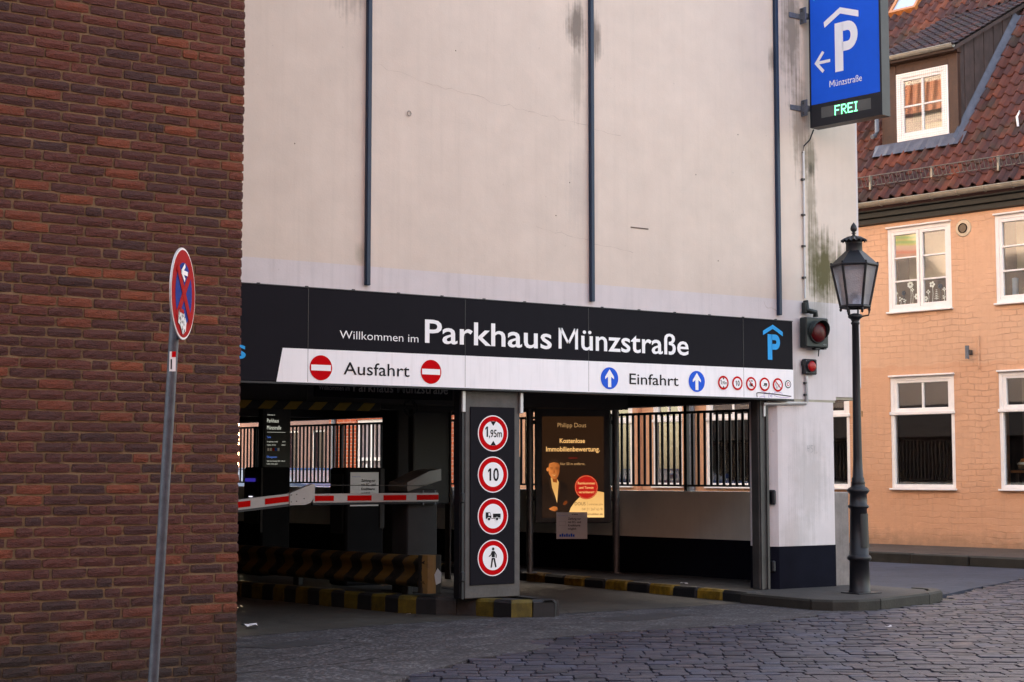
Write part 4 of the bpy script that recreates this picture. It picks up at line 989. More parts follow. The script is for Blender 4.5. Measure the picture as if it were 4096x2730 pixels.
def notice(name, label, O, Rv, N, W, Hh):
    t = thing(name, label, 'notice', tuple(Vector(O)))
    f = Flat(Vector(O) + Vector(N) * .002, Rv, N, step=.001); Rv = Vector(Rv).normalized(); N = Vector(N).normalized(); O = Vector(O)
    V = []; F = []; nx, ny = 6, 8
    for j in range(ny + 1):
        for i in range(nx + 1):
            uu, vv = i / nx, j / ny; V.append(tuple(O + Rv * (uu * W) + Vector((0, 0, vv * Hh)) + N * (.004 + .002 * math.sin(uu * 5 + vv * 2))))
    for j in range(ny):
        for i in range(nx): a = j * (nx + 1) + i; F.append((a, a + 1, a + nx + 2, a + nx + 1))
    MB().add(V, F, 0, True).build('sheet', PAPER, t, world=True)
    L = 6
    for i, s_ in enumerate(('Zahlung nur', 'mit EC- und', 'Kreditkarte', 'möglich')):
        V_, F_ = glyphs(s_); wx = max(x for x, y in V_) * Hh * .075 / .682 * .9
        f.text(s_, W * .38, W * .38 + min(wx, W * .56), Hh * (.72 - .125 * i), Hh * .075, PRK, L, .016); f.build('lettering', t)
    f.text('Parking Services', W * .07, W * .36, Hh * .86, Hh * .022, PRB, L); f.build('lettering', t)
    f.line([(W * .09, Hh * .5), (W * .30, Hh * .5), (W * .30, Hh * .66), (W * .09, Hh * .66), (W * .09, Hh * .5)], W * .006, PRG, L); f.build('card_symbol', t)
    for k in range(7): f.rect(W * (.1 + k * .072), W * (.155 + k * .072), Hh * .08, Hh * (.17 + .03 * (k % 2)), PRB, L)
    f.build('blue_bars', t)
notice('paper_notice', 'white card payment notice taped to the front of the payment terminal', (-.285, 2.297, .99), (1, 0, 0), (0, -1, 0), .345, .36)
tt = thing('information_totem', 'tall black information totem with white and blue tariff text', 'sign', (.3, 5.1, .0))
MB().box(-0.020, 0.330, 5.0, 5.13, 0, 2.25, 0, .008).build('case', BLK, tt, world=True)
MB().box(-0.040, -0.020, 5.0, 5.13, 0, 2.25, 0, .004).build('side_cover', BLK, tt, world=True)
ft = Flat((-.02, 5.0, 0), (1, 0, 0), (0, -1, 0)); EW = emis('soft_white_text', (.75, .85, .82), .8); EB = emis('soft_blue_text', (.08, .25, .95), .8)
for s_, u0, u1, v, c, m_ in (('Parking', .04, .12, 2.165, .022, EB), ('Services', .04, .13, 2.13, .022, EB), ('Willkommen im', .04, .16, 2.04, .014, EW), ('Parkhaus', .04, .22, 1.955, .045, EW), ('Münzstraße', .04, .26, 1.87, .045, EW),
        ('Tarife', .04, .1, 1.765, .022, EB), ('Je angefangene Stunde', .04, .21, 1.715, .014, EW), ('2,10 €', .28, .33, 1.715, .014, EW), ('Tagesmax. (24 Std.)', .04, .18, 1.675, .014, EW), ('25,00 €', .27, .33, 1.675, .014, EW),
        ('Öffnungszeiten', .04, .2, 1.525, .022, EB), ('Täglich (auch Feiertage) 06:00 - 21:00 Uhr', .04, .33, 1.48, .013, EW), ('Ausfahrt 24 Std. möglich', .04, .21, 1.445, .013, EW),
        ('24/7 Support', .04, .18, 1.325, .022, EB), ('über Servicetaste an der Ein- und', .04, .27, 1.285, .013, EW), ('Ausfahrt sowie am Kassenautomaten', .04, .29, 1.255, .013, EW)):
    ft.text(s_, u0 * .85, u1 * .85, v, c, m_, 2); ft.build('lettering', tt)
ft.rect(.035, .28, 1.835, 1.838, EW, 2); ft.build('divider', tt)
for k, m_ in enumerate((PRW, PRW, PRR, PRB, PRW)): ft.rect(.04 + k * .034, .066 + k * .034, 1.61, 1.645, m_, 2)
ft.build('card_logos', tt)

# hanging sign and height bar under the ceiling
hsn = thing('hanging_sign', 'unlit black hanging sign reading Parkhaus Münzstraße half hidden behind the fascia', 'sign', (-.5, 1.2, 2.09))
MB().box(-1.28, .3, 1.17, 1.2, 2.085, 2.36, 0, .004).build('panel', SIGNBLK, hsn, world=True)
fh = Flat((0, 1.17, 0), (1, 0, 0), (0, -1, 0)); fh.text('Willkommen im', -1.24, -.9, 2.155, .05, PRG, 1).build('lettering', hsn); fh.text('Parkhaus Münzstraße', -.86, .24, 2.15, .1, PRG, 1, .01); fh.build('lettering', hsn)
b = MB()
for x in (-1.1, .1): b.tube([(x, 1.185, 2.36), (x, 1.185, 2.43)], .01, 6)
b.build('hangers', STEEL, hsn, world=True)
hb = thing('height_bar', 'yellow and black striped height bar hanging from the garage ceiling', 'height bar', (-2, 2.9, 2.03))
b = MB(); b.box(-7, 0, -.03, .0, 0, .09, 0, .006); o = b.build('bar', stripe_mat('height_bar_stripes', 0, .3, -1.0, (.25, .16, .01), (.01, .01, .011), .15), hb, loc=(2.4, 0, 0))
MB().tube([(-1.5, 0, .08), (-1.5, 0, .35)], .008, 6).tube([(1.5, 0, .08), (1.5, 0, .35)], .008, 6).build('chain', STEEL, hb)
cbn = thing('cable_coil', 'loop of black cable hanging under the ceiling behind the barrier', 'cable', (.8, 2.9, 2.1))
MB().tube([(.1 * math.cos(a * .6) * (1 - a * .012), .02 * math.sin(a), -.02 + .09 * math.sin(a * .6)) for a in range(34)], .008, 5).tube([(.0, 0, .08), (.25, 0, .1), (.4, 0, .12), (.42, 0, .3)], .01, 5).build('cable', BLK, cbn)

# ------------------------------------------------------------------ backlit advertising box
A0 = Vector((3.02, 3.74, .1)); A1 = Vector((3.92, 3.15, .1)); aR = (A1 - A0).normalized(); aN = Vector((aR.y, -aR.x, 0)); AW = (A1 - A0).length
ab = thing('advertising_lightbox', 'backlit brown property advertising lightbox on two steel posts inside the garage', 'advertising box', tuple((A0 + A1) / 2), math.atan2(aR.y, aR.x))
STP = plain('brushed_steel_post', (.13, .13, .14), .4, .6, .2, 20, .1); FRM = plain('lightbox_frame', (.05, .055, .06), .5, .2, .15, 8, .05)
hw = AW / 2
for x in (-hw, hw):
    MB().tube([(x, 0, 0), (x, 0, 2.12)], .045, 16).build('post', STP, ab); MB().lathe([(.09, 0), (.09, .012), (.05, .014)], (x, 0, 0), 16).build('base_flange', STP, ab)
MB().box(-.475, .475, -.07, .07, .62, 2.08, 0, .015).build('case', FRM, ab)
b = MB()
for x in (-hw, hw):
    for z in (.9, 1.85): b.box(min(x, x * .8), max(x, x * .8), -.02, .02, z, z + .05)
b.build('clamps', BLK, ab)
w0 = (A0 + A1) / 2; fa = Flat(w0 + aN * .071, aR, aN); ez = lambda z: z
def grad_emis(name, lo, hi, axis, a0, a1, nsc):
    t = NT(name); v = t.coords(); sep = t.n('ShaderNodeSeparateXYZ'); t.l(v, sep.inputs[0])
    f = t.math('DIVIDE', t.math('SUBTRACT', sep.outputs[axis], a0), a1 - a0); f = t.math('ADD', f, t.math('MULTIPLY', t.math('SUBTRACT', t.noise(v, nsc, 3), .5), .9))
    c = t.ramp(f, [(0.0, hi), (1.0, lo)]); return t.fin((.004, .004, .004), .4, emit=c, estr=1 / 2 ** EXPO)
EBG = grad_emis('poster_brown', (.012, .005, .002), (.026, .011, .004), 2, 1.95, .9, 1.2); ETX = emis('poster_cream', (1.0, .6, .24), 1.0); ETD = emis('poster_dim_text', (.6, .36, .16), .9); EAR = grad_emis('poster_amber', (.72, .4, .13), (1.1, .74, .32), 2, .62, 1.1, 3)
ERD = emis('poster_red', (.42, .009, .006), 1.15); ESK = grad_emis('poster_skin', (.16, .035, .006), (.75, .24, .06), 0, -.33, -.12, 22); ESH = emis('poster_shadow_skin', (.3, .07, .012), .9); ESU = grad_emis('poster_suit', (.004, .002, .001), (.022, .011, .006), 2, .6, 1.2, 9); EBK = emis('poster_dark_text', (.03, .012, .005), 1); EHR = emis('poster_hair', (.035, .016, .007), 1)
z0, z1 = .62 - .0, 2.0
pw = .385; B0, B1 = .615, 1.945            # poster area relative to the post foot
fa.rect(-pw, pw, B0 + .07, B1, EBG, 1); fa.build('poster', ab)
fa.text('Philipp Dous', -.19, .165, 1.81, .055, ETD, 3, -.012).build('lettering', ab); fa.text('Kostenlose', -.165, .15, 1.615, .055, ETX, 3, .012).build('lettering', ab); fa.text('Immobilienbewertung.', -.335, .335, 1.51, .058, ETX, 3, .012).build('lettering', ab)
fa.rect(-.055, .055, 1.425, 1.429, ERD, 3).build('divider', ab); fa.text('Nur 50 m entfernt.', -.16, .15, 1.34, .032, ETD, 3, 0); fa.build('lettering', ab)
# pale circle sector and red roundel
arc = [(.385, .69), (-.05, .69), (-.055, .74), (-.03, .81), (.02, .88), (.09, .95), (.18, 1.0), (.28, 1.02), (.385, 1.0)]
fa.poly(arc, EAR, 2); fa.build('amber_field', ab)
fa.disc(.165, 1.065, .145, ERD, 3, rv=.15); fa.disc(.165, 1.065, .136, ETX, 4, rv=.141); fa.disc(.165, 1.065, .134, ERD, 5, rv=.139)
for s_, u0, u1, v in (('Reinkommen', .06, .272, 1.1), ('und Termin', .075, .255, 1.045), ('vereinbaren!', .07, .262, .99)): fa.text(s_, u0, u1, v, .03, ETX, 6, .01)
fa.build('red_roundel', ab)
fa.text('DOUS', .02, .155, .84, .04, EBK, 3, .0).build('lettering', ab); fa.rect(.175, .178, .835, .885, EBK, 3).build('divider', ab); fa.text('IMMOBILIEN', .195, .37, .84, .02, EBK, 3, -.01).build('lettering', ab); fa.text('04131 267 63 91', .11, .37, .775, .034, EBK, 3, -.012).build('lettering', ab); fa.text('www.dous-immobilien.de', -.02, .37, .72, .026, EBK, 3, .01); fa.build('lettering', ab)
# generic man in a suit, flat print
fa.poly([(-.385, .69), (-.385, 1.08), (-.32, 1.12), (-.25, 1.15), (-.14, 1.14), (-.08, 1.1), (-.05, 1.0), (-.02, .88), (-.04, .78), (-.08, .69)], ESU, 3)
fa.poly([(-.278, 1.185), (-.2, 1.17), (-.178, 1.13), (-.19, 1.0), (-.2, .87), (-.222, .95), (-.262, 1.06)], EAR, 4); fa.poly([(-.3, 1.14), (-.278, 1.185), (-.262, 1.06), (-.225, .93), (-.24, .92), (-.285, 1.03)], EHR, 5); fa.poly([(-.178, 1.13), (-.16, 1.12), (-.165, 1.0), (-.2, .87), (-.19, 1.0)], EHR, 5)
fa.poly([(-.25, 1.13), (-.2, 1.12), (-.2, 1.2), (-.265, 1.21)], ESH, 5)
fa.poly([(-.31, 1.3), (-.3, 1.23), (-.265, 1.175), (-.225, 1.165), (-.19, 1.19), (-.17, 1.25), (-.165, 1.33), (-.18, 1.37), (-.24, 1.39), (-.3, 1.37)], ESK, 6)
fa.poly([(-.315, 1.31), (-.32, 1.36), (-.3, 1.395), (-.24, 1.42), (-.185, 1.395), (-.17, 1.345), (-.185, 1.365), (-.24, 1.375), (-.295, 1.36), (-.305, 1.31)], EHR, 7)
fa.disc(-.318, 1.285, .014, ESK, 7, rv=.024, seg=12); fa.rect(-.285, -.25, 1.302, 1.308, EHR, 7); fa.rect(-.222, -.187, 1.302, 1.308, EHR, 7); fa.rect(-.277, -.258, 1.288, 1.293, EHR, 7); fa.rect(-.214, -.196, 1.288, 1.293, EHR, 7)
fa.poly([(-.236, 1.29), (-.226, 1.245), (-.246, 1.245)], ESH, 7); fa.poly([(-.268, 1.225), (-.235, 1.212), (-.205, 1.224), (-.235, 1.205)], ETX, 7)
fa.poly([(-.3, .8), (-.24, .83), (-.2, .82), (-.19, .785), (-.23, .765), (-.29, .785)], ESK, 5); fa.poly([(-.13, .85), (-.11, .89), (-.075, .9), (-.07, .87), (-.1, .84)], ESK, 5)
fa.build('printed_figure', ab)
nO = w0 + aN * .073 + aR * -.21 + Vector((0, 0, .425))
notice('paper_notice', 'white card payment notice hanging below the backlit advertising box', tuple(nO), tuple(aR), tuple(aN), .385, .33)

# dark display board and grey switch boxes deeper inside
db = thing('display_board', 'unlit dark display board on the column deep inside the garage', 'board', (2.2, 5.4, 0))
MB().box(1.84, 2.37, 4.6, 4.68, .95, 2.12, 0, .01).build('panel', plain('dark_navy_board', (.012, .014, .028), .35), db, world=True)
MB().box(1.82, 1.845, 4.58, 4.7, 0, 2.14, 0, .004).box(2.365, 2.39, 4.58, 4.7, 0, 2.14, 0, .004).box(1.82, 2.39, 4.58, 4.7, 2.12, 2.15).build('frame', CEIL, db, world=True)
sb_ = thing('switch_boxes', 'pale grey switch boxes on the inner parapet left of the pillar', 'switch box', (3.4, 6.3, 1))
for s0, s1, z0_, z1_ in ((6.5, 6.66, 1.0, 1.14), (6.68, 6.9, 1.0, 1.14), (6.5, 6.9, .85, .99)):
    sidebox(MB(), s0, s1, -.1, -.004, z0_, z1_).build('box', SIGNGREY, sb_, world=True)

# ------------------------------------------------------------------ orange house
HR = math.atan2(-WD.y, -WD.x)
oh = thing('orange_house', 'apricot painted brick house with red pantile roof, dormer and white windows', 'building', (12.67, 5.58, 0), HR)
def painted_brick(name, base):
    t = NT(name); v = t.coords(); sep = t.n('ShaderNodeSeparateXYZ'); t.l(v, sep.inputs[0])
    nz = t.noise(v, 1.6, 4); nzb = t.noise(v, 7, 4)
    cx = t.n('ShaderNodeCombineXYZ'); t.l(t.math('ADD', sep.outputs[0], t.math('MULTIPLY', nz, .12)), cx.inputs[0]); t.l(t.math('ADD', sep.outputs[2], t.math('ADD', t.math('MULTIPLY', nz, .16), t.math('MULTIPLY', nzb, .045))), cx.inputs[1])
    bt = t.n('ShaderNodeTexBrick'); t.l(cx.outputs[0], bt.inputs['Vector']); bt.inputs['Scale'].default_value = 1; bt.inputs['Brick Width'].default_value = .27; bt.inputs['Row Height'].default_value = .1
    bt.inputs['Mortar Size'].default_value = .007; bt.inputs['Mortar Smooth'].default_value = .6; bt.offset = .5
    for k, c in (('Color1', 1), ('Color2', .75), ('Mortar', 0)): bt.inputs[k].default_value = (c, c, c, 1)
    big = t.noise(v, .45, 5); f = t.math('ADD', t.math('MULTIPLY', big, .7), t.math('MULTIPLY', nzb, .3))
    col = t.ramp(f, [(.3, tuple(x * .86 for x in base)), (.7, tuple(min(1, x * 1.08) for x in base))])
    mo = t.math('SUBTRACT', 1.0, bt.outputs['Fac'])
    fade = t.ramp(t.noise(v, .9, 3), [(.42, .05), (.6, 1.0)])
    col = t.mix(t.math('MULTIPLY', t.math('MULTIPLY', bt.outputs['Fac'], fade), .26), col, tuple(x * .55 for x in base))
    fine = t.noise(v, 45, 4); hgt = t.math('ADD', t.math('MULTIPLY', t.math('MULTIPLY', bt.outputs['Color'], 1.0), fade), t.math('MULTIPLY', nzb, .9))
    nb = t.bump(hgt, .7, .022); nb = t.bump(fine, .3, .006, nb)
    # splash zone by the ground: paint shade a little stronger
    zb = t.math('MULTIPLY', t.ramp(t.math('ADD', t.math('MULTIPLY', sep.outputs[2], .25), t.math('MULTIPLY', nz, .12)), [(.28, 1.0), (.5, 0.0)]), .4)
    col = t.mix(zb, col, tuple(x * y for x, y in zip(base, (.9, .72, .6))))
    low = t.math('LESS_THAN', t.math('ADD', sep.outputs[2], t.math('MULTIPLY', t.math('SUBTRACT', nz, .5), .25)), 3.16)
    col = t.mix(t.math('MULTIPLY', low, .4), col, tuple(x * y for x, y in zip(base, (.88, .74, .66))))
    pt = t.ramp(t.noise(v, 1.1, 6, .7), [(.55, 0.0), (.75, .35)]); col = t.mix(pt, col, tuple(min(1, x * y) for x, y in zip(base, (1.1, 1.16, 1.25))))
    sm = t.n('ShaderNodeMapping'); sm.inputs['Scale'].default_value = (6, 6, .35); t.l(v, sm.inputs[0]); sk = t.noise(sm.outputs[0], 2, 5, .65)
    col = t.mix(t.math('MULTIPLY', t.ramp(sk, [(.52, 0.0), (.8, 1.0)]), .3), col, tuple(x * .55 for x in base))
    bd = t.ramp(t.math('ADD', sep.outputs[2], t.math('MULTIPLY', t.math('SUBTRACT', nzb, .5), .35)), [(.1, 1.0), (.42, 0.0)]); col = t.mix(t.math('MULTIPLY', bd, .6), col, (.2, .13, .085))
    return t.fin(col, .85, 0, nb, .2)
ORG = painted_brick('apricot_painted_brick', (.66, .39, .25))
WINS = [(-8.2, -7.03, 1.08, 2.98, 'l'), (-6.48, -5.73, 1.08, 2.98, 'd'), (-5.13, -3.87, 1.08, 2.98, 'l'), (-3.1, -1.86, 1.08, 2.98, 'l'), (-1.01, .235, 1.08, 2.98, 'l'), (1.06, 2.3, 1.08, 2.98, 'v'), (3.1, 4.3, 1.08, 2.98, 'l'),
        (-1.01, .235, 4.11, 5.56, 'u'), (1.06, 2.3, 4.11, 5.56, 'c'), (3.1, 4.3, 4.11, 5.56, 'u')]
def holed_wall(x0, x1, z0, z1, holes, depth):
    b = MB(); xs = sorted(set([x0, x1] + [h[0] for h in holes] + [h[1] for h in holes])); zs = sorted(set([z0, z1] + [h[2] for h in holes] + [h[3] for h in holes]))
    for i in range(len(xs) - 1):
        for j in range(len(zs) - 1):
            cx, cz = (xs[i] + xs[i + 1]) / 2, (zs[j] + zs[j + 1]) / 2
            if any(h[0] < cx < h[1] and h[2] < cz < h[3] for h in holes): continue
            b.add([(xs[i], 0, zs[j]), (xs[i + 1], 0, zs[j]), (xs[i + 1], 0, zs[j + 1]), (xs[i], 0, zs[j + 1])], [(0, 1, 2, 3)])
    for h in holes:
        a, c, d, e = h[:4]
        b.add([(a, 0, d), (c, 0, d), (c, 0, e), (a, 0, e), (a, depth, d), (c, depth, d), (c, depth, e), (a, depth, e)], [(0, 4, 5, 1), (1, 5, 6, 2), (2, 6, 7, 3), (3, 7, 4, 0)])
    return b
b = holed_wall(-11.8, 6, .0, 5.75, WINS, .3); b.add([(-11.8, 0, 0), (-11.8, 8, 0), (-11.8, 8, 6), (-11.8, 0, 6)], [(0, 1, 2, 3)]).add([(6, 0, 0), (6, 8, 0), (6, 8, 6), (6, 0, 6)], [(0, 1, 2, 3)])
b.build('wall', ORG, oh)
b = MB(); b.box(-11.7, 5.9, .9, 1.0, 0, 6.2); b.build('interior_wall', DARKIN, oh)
def add_window(x0, x1, z0, z1, kind, parent=None, y=0.035, par=oh):
    wroot = MB()
    f = .065
    # casing, sill and drip
    wroot.box(x0, x0 + f, y - .03, y + .05, z0, z1, 0, .004).box(x1 - f, x1, y - .03, y + .05, z0, z1, 0, .004).box(x0 + f, x1 - f, y - .03, y + .05, z1 - f, z1, 0, .004).box(x0 + f, x1 - f, y - .03, y + .05, z0, z0 + f, 0, .004)
    wo_ = wroot.build('window', WFR, par)
    MB().box(x0 - .02, x1 + .02, y - .10, y + .03, z0 - .032, z0 - .001, 0, .006).build('sill', WFR, wo_)
    MB().box(x0 - .015, x1 + .015, y - .085, y + .03, z1 + .001, z1 + .03, 0, .006).build('drip_board', WFR, wo_)
    xa, xb, za, zb_ = x0 + f, x1 - f, z0 + f, z1 - f
    def pane(a, c, d, e, mat=GLASS): MB().add([(a, y + .02, d), (c, y + .02, d), (c, y + .02, e), (a, y + .02, e)], [(0, 1, 2, 3)]).build('pane', mat, wo_)
    fr_ = MB()
    if kind in 'uc':
        mid = (xa + xb) / 2
        for a, c in ((xa, mid - .006), (mid + .006, xb)):
            s_ = .055; fr_.box(a, a + s_, y - .022, y + .04, za, zb_, 0, .004).box(c - s_, c, y - .022, y + .04, za, zb_, 0, .004).box(a + s_, c - s_, y - .022, y + .04, za, za + s_, 0, .004).box(a + s_, c - s_, y - .022, y + .04, zb_ - s_, zb_, 0, .004)
            hh = (zb_ - za - 2 * s_) / 3
            for k in (1, 2): zz = za + s_ + hh * k; fr_.box(a + s_, c - s_, y - .012, y + .035, zz - .014, zz + .014, 0, .004)
            for k in range(3): pane(a + s_, c - s_, za + s_ + hh * k, za + s_ + hh * (k + 1))
            hx = x0 + .02 if a == xa else x1 - .02
            for zz in (z0 + .16, (z0 + z1) / 2, z1 - .2): fr_.box(hx - .012, hx + .012, y - .037, y - .028, zz, zz + .05)
    else:
        tz = z0 + (z1 - z0) * .675
        fr_.box(x0 - .012, x1 + .012, y - .06, y + .05, tz - .035, tz + .02, 0, .006)
        s_ = .06; fr_.box(xa, xa + s_, y - .022, y + .04, tz + .02, zb_, 0, .004).box(xb - s_, xb, y - .022, y + .04, tz + .02, zb_, 0, .004).box(xa + s_, xb - s_, y - .022, y + .04, tz + .02, tz + .02 + s_, 0, .004).box(xa + s_, xb - s_, y - .022, y + .04, zb_ - s_ * .7, zb_, 0, .004)
        m_ = (xa + xb) / 2; fr_.box(m_ - .016, m_ + .016, y - .012, y + .035, tz + .02 + s_, zb_ - s_ * .7, 0, .004)
        pane(xa + s_, m_ - .016, tz + .08, zb_ - .04); pane(m_ + .016, xb - s_, tz + .08, zb_ - .04); pane(xa, xb, za, tz - .035)
    fr_.build('sash', WFR, wo_)
    return wo_, (xa, xb, za, zb_)
wobj = {}
for h in WINS: wobj[h] = add_window(*h)
# interior dressings: dark blinds low down, cream ones above that also stand in for the reflected wall
for h, (wo_, (xa, xb, za, zb_)) in wobj.items():
    k = h[4]
    if k == 'l': MB().box(xa, xb, .12, .13, za, zb_).build('brown_blind', plain('dark_brown_blind', (.022, .01, .01), .8, 0, .2, 1.2, .0), wo_)
    if k == 'd':
        t = NT('printed_branches'); v = t.coords(False, (1, 1, .35)); c_ = t.ramp(t.noise(v, 9, 5, .6, 1.5), [(.3, (.03, .02, .016)), (.45, (.22, .1, .06)), (.55, (.34, .17, .11)), (.65, (.5, .42, .36)), (.7, (.25, .11, .07))])
        MB().box(xa, xb, .09, .1, za, za + 1.15).build('printed_panel', t.fin(c_, .6), wo_)
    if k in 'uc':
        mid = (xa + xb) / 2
        MB().box(xa + .04, xb - .04, .5, .51, (za + zb_) / 2 - .15, zb_).build('cream_reflection_blind', CREAMB, wo_)
# stained film, stickers and shelf things
wo_, (xa, xb, za, zb_) = wobj[WINS[7]]
t = NT('coloured_window_film'); v = t.coords(); sep = t.n('ShaderNodeSeparateXYZ'); t.l(v, sep.inputs[0])
zz = t.math('ADD', sep.outputs[2], t.math('MULTIPLY', t.math('SINE', t.math('MULTIPLY', sep.outputs[0], 9.0)), .012))
FILM = t.fin(t.ramp(t.math('DIVIDE', t.math('SUBTRACT', zz, 5.0), .46), [(0, (.75, .3, .2)), (.18, (.8, .42, .3)), (.3, (.85, .25, .16)), (.4, (.85, .55, .45)), (.52, (.85, .6, .5)), (.58, (.75, .7, .2)), (.68, (.3, .6, .12)), (.76, (.8, .72, .2)), (.86, (.3, .62, .15)), (.93, (.8, .72, .22)), (1, (.4, .65, .2))]), .5)
mid = (xa + xb) / 2; hh = (zb_ - za - .11) / 3
MB().box(xa + .06, mid - .065, .058, .06, zb_ - .055 - hh + .005, zb_ - .06).build('coloured_film', FILM, wo_)
fd = Flat((0, 0, 0), (1, 0, 0), (0, -1, 0)); rs = random.Random(9)
STW = plain('sticker_white', (.62, .66, .6), .6, 0, .05); STD = plain('sticker_dark', (.06, .08, .1), .6, 0, .1)
class FlatL(Flat):
    def P(s, u, v, l): return tuple(FR[oh.name] @ Vector((u, .052 - l * .002, v)))
fd = FlatL((0, 0, 0), (1, 0, 0), (0, -1, 0)); zl = za + .055
def flower(u, h, r, m, petals=6):
    fd.line([(u, zl), (u + .012, zl + h * .5), (u, zl + h)], .007, m)
    for k in range(petals):
        a = 2 * math.pi * k / petals; fd.disc(u + r * .7 * math.cos(a), zl + h + r * .7 * math.sin(a), r * .42, m, 2, rv=r * .42, seg=8)
    fd.build('flower_sticker', wo_)
for u, h, r, m, p_ in ((-.88, .2, .03, STW, 5), (-.8, .1, .04, STW, 3), (-.72, .07, .03, STW, 3), (-.6, .33, .055, STW, 7), (-.56, .24, .03, STW, 4), (-.47, .12, .05, STW, 6), (-.74, .2, .035, STD, 8), (-.25, .18, .035, STW, 4), (-.17, .3, .05, STW, 5), (-.3, .07, .04, STW, 6), (-.02, .26, .04, STD, 8), (.06, .2, .03, STW, 4), (.05, .07, .03, STW, 3)): flower(u, h, r, m, p_)
for k in range(6):
    for sgn in (-1, 1): fd.poly([(-.09, zl + .04 + k * .03), (-.09 + sgn * (.055 - k * .007), zl + .06 + k * .03), (-.09, zl + .055 + k * .03)], STW, 2)
fd.build('fern_sticker', wo_)
wo_, (xa, xb, za, zb_) = wobj[WINS[8]]
def wt(v): m = FR[oh.name]; return tuple(m @ Vector(v))
cn_ = tag(MB().lathe([(.0, 0), (.048, 0), (.05, .005), (.05, .3), (.045, .305), (.004, .295), (0, .295)], seg=20).tube([(0, 0, .29), (.0, .004, .325)], .003, 5).build('candle', plain('pale_blue_wax', (.2, .42, .72), .4, 0, .05), loc=wt((xa + .19, .16, za + .04))), 'pale blue pillar candle behind the right upper window', 'candle')
bk = thing('wicker_basket', 'small wicker basket holding a yellow packet behind the right upper window', 'basket', wt((xa + .45, .17, za + .04)))
b = MB()
for k in range(8): b.lathe([(.1 + .003 * k, .016 * k), (.108 + .003 * k, .016 * k + .008), (.1 + .003 * k, .016 * k + .016)], seg=20)
b.build('weave', plain('wicker', (.2, .13, .08), .8, 0, .4, 20, .4), bk); MB().box(-.04, .02, -.02, .02, .1, .28, 0, .003).build('yellow_packet', plain('yellow_card', (.7, .45, .03), .6), bk)
MB().box(xa, xb, .1, .3, za + .02, za + .04).build('inner_sill', WFR, wo_)
# still life in the right lower window
wo_, (xa, xb, za, zb_) = wobj[WINS[5]]
MB().box(xa, xb, .62, .63, za, zb_).build('mauve_backdrop', plain('mauve_backdrop', (.16, .11, .115), .8, 0, .15), wo_)
tb = thing('display_table', 'rustic brown wooden table in the right ground floor window', 'table', wt((1.8, .4, 1.1)), HR)
MB().add([(-.66, -.22, .28), (.6, -.22, .28), (.6, .2, .28), (-.66, .2, .28), (-.66, -.22, .24), (.6, -.22, .24), (.6, .2, .24), (-.66, .2, .24)], [(0, 1, 2, 3), (4, 7, 6, 5), (0, 4, 5, 1), (1, 5, 6, 2), (2, 6, 7, 3), (3, 7, 4, 0)]).build('table_top', plain('table_wood', (.28, .1, .03), .5, 0, .35, 6, .2), tb)
for x in (-.6, .5): MB().box(x, x + .06, -.18, -.12, .03, .24).box(x, x + .06, .1, .16, .03, .24).build('leg', WOODB, tb)
vs = thing('flower_vase', 'white patterned vase with green leaves and dark blue flowers in the right shop window', 'vase', wt((1.62, .42, 1.385)))
MB().lathe([(.0, 0), (.055, 0), (.075, .04), (.08, .14), (.065, .22), (.04, .27), (.045, .3), (.0, .29)], seg=20).build('vase', plain('glazed_white', (.6, .6, .58), .25, 0, .15, 18), vs)
LF = plain('bouquet_leaf', (.06, .13, .03), .55, 0, .4, 20); LFB = plain('bouquet_blue', (.03, .035, .09), .6, 0, .4, 20); b = MB(); b2 = MB(); rs = random.Random(4)
for k in range(150):
    a = rs.uniform(0, 6.283); el = rs.uniform(.1, 1.4); d_ = rs.uniform(.05, .34); p = Vector((math.cos(a) * math.cos(el) * d_ * 1.1, math.sin(a) * math.cos(el) * d_ * .5, .28 + math.sin(el) * d_)); dr = (p - Vector((0, 0, .25))).normalized() * rs.uniform(.04, .09); sd_ = dr.cross(Vector((rs.random(), rs.random(), rs.random()))).normalized() * .016
    (b2 if k % 4 == 0 else b).add([tuple(p), tuple(p + dr * .5 + sd_), tuple(p + dr), tuple(p + dr * .5 - sd_)], [(0, 1, 2, 3)])
for k in range(7): a = k * .9; b.tube([(0, 0, .25), (math.cos(a) * .12, math.sin(a) * .06, .45 + .03 * k)], .003, 4)
b.build('leaves', LF, vs); b2.build('blossoms', LFB, vs)
cb = thing('bread_basket', 'round basket of orange pastry with white cloth in the right shop window', 'basket', wt((1.27, .38, 1.385)))
MB().lathe([(.05, 0), (.09, .02), (.11, .09), (.105, .095), (.0, .07)], seg=18).build('basket', MATS['wicker'], cb); MB().lathe([(.108, .085), (.115, .1), (.08, .13), (.02, .12)], seg=12).build('cloth', PRW, cb); MB().lathe([(.05, .12), (.07, .14), (.05, .18), (.0, .19)], seg=12).build('pastry', plain('pastry_orange', (.5, .17, .04), .6, 0, .3, 20), cb)
cp = thing('cake_plate', 'dark plate with a small orange cake in the right shop window', 'plate', wt((1.38, .25, 1.385)))
MB().lathe([(.0, 0), (.07, 0), (.12, .015), (.11, .018), (.0, .008)], seg=20).build('plate', BLK, cp); MB().lathe([(.035, .01), (.045, .05), (.03, .06), (.0, .075)], seg=12).build('cake', MATS['pastry_orange'], cp)
cu = tag(MB().lathe([(.0, 0), (.035, 0), (.04, .1), (.036, .1), (.03, .01)], seg=16).build('cup', PRW, loc=wt((1.48, .36, 1.385))), 'small white cup beside the vase in the right shop window', 'cup')

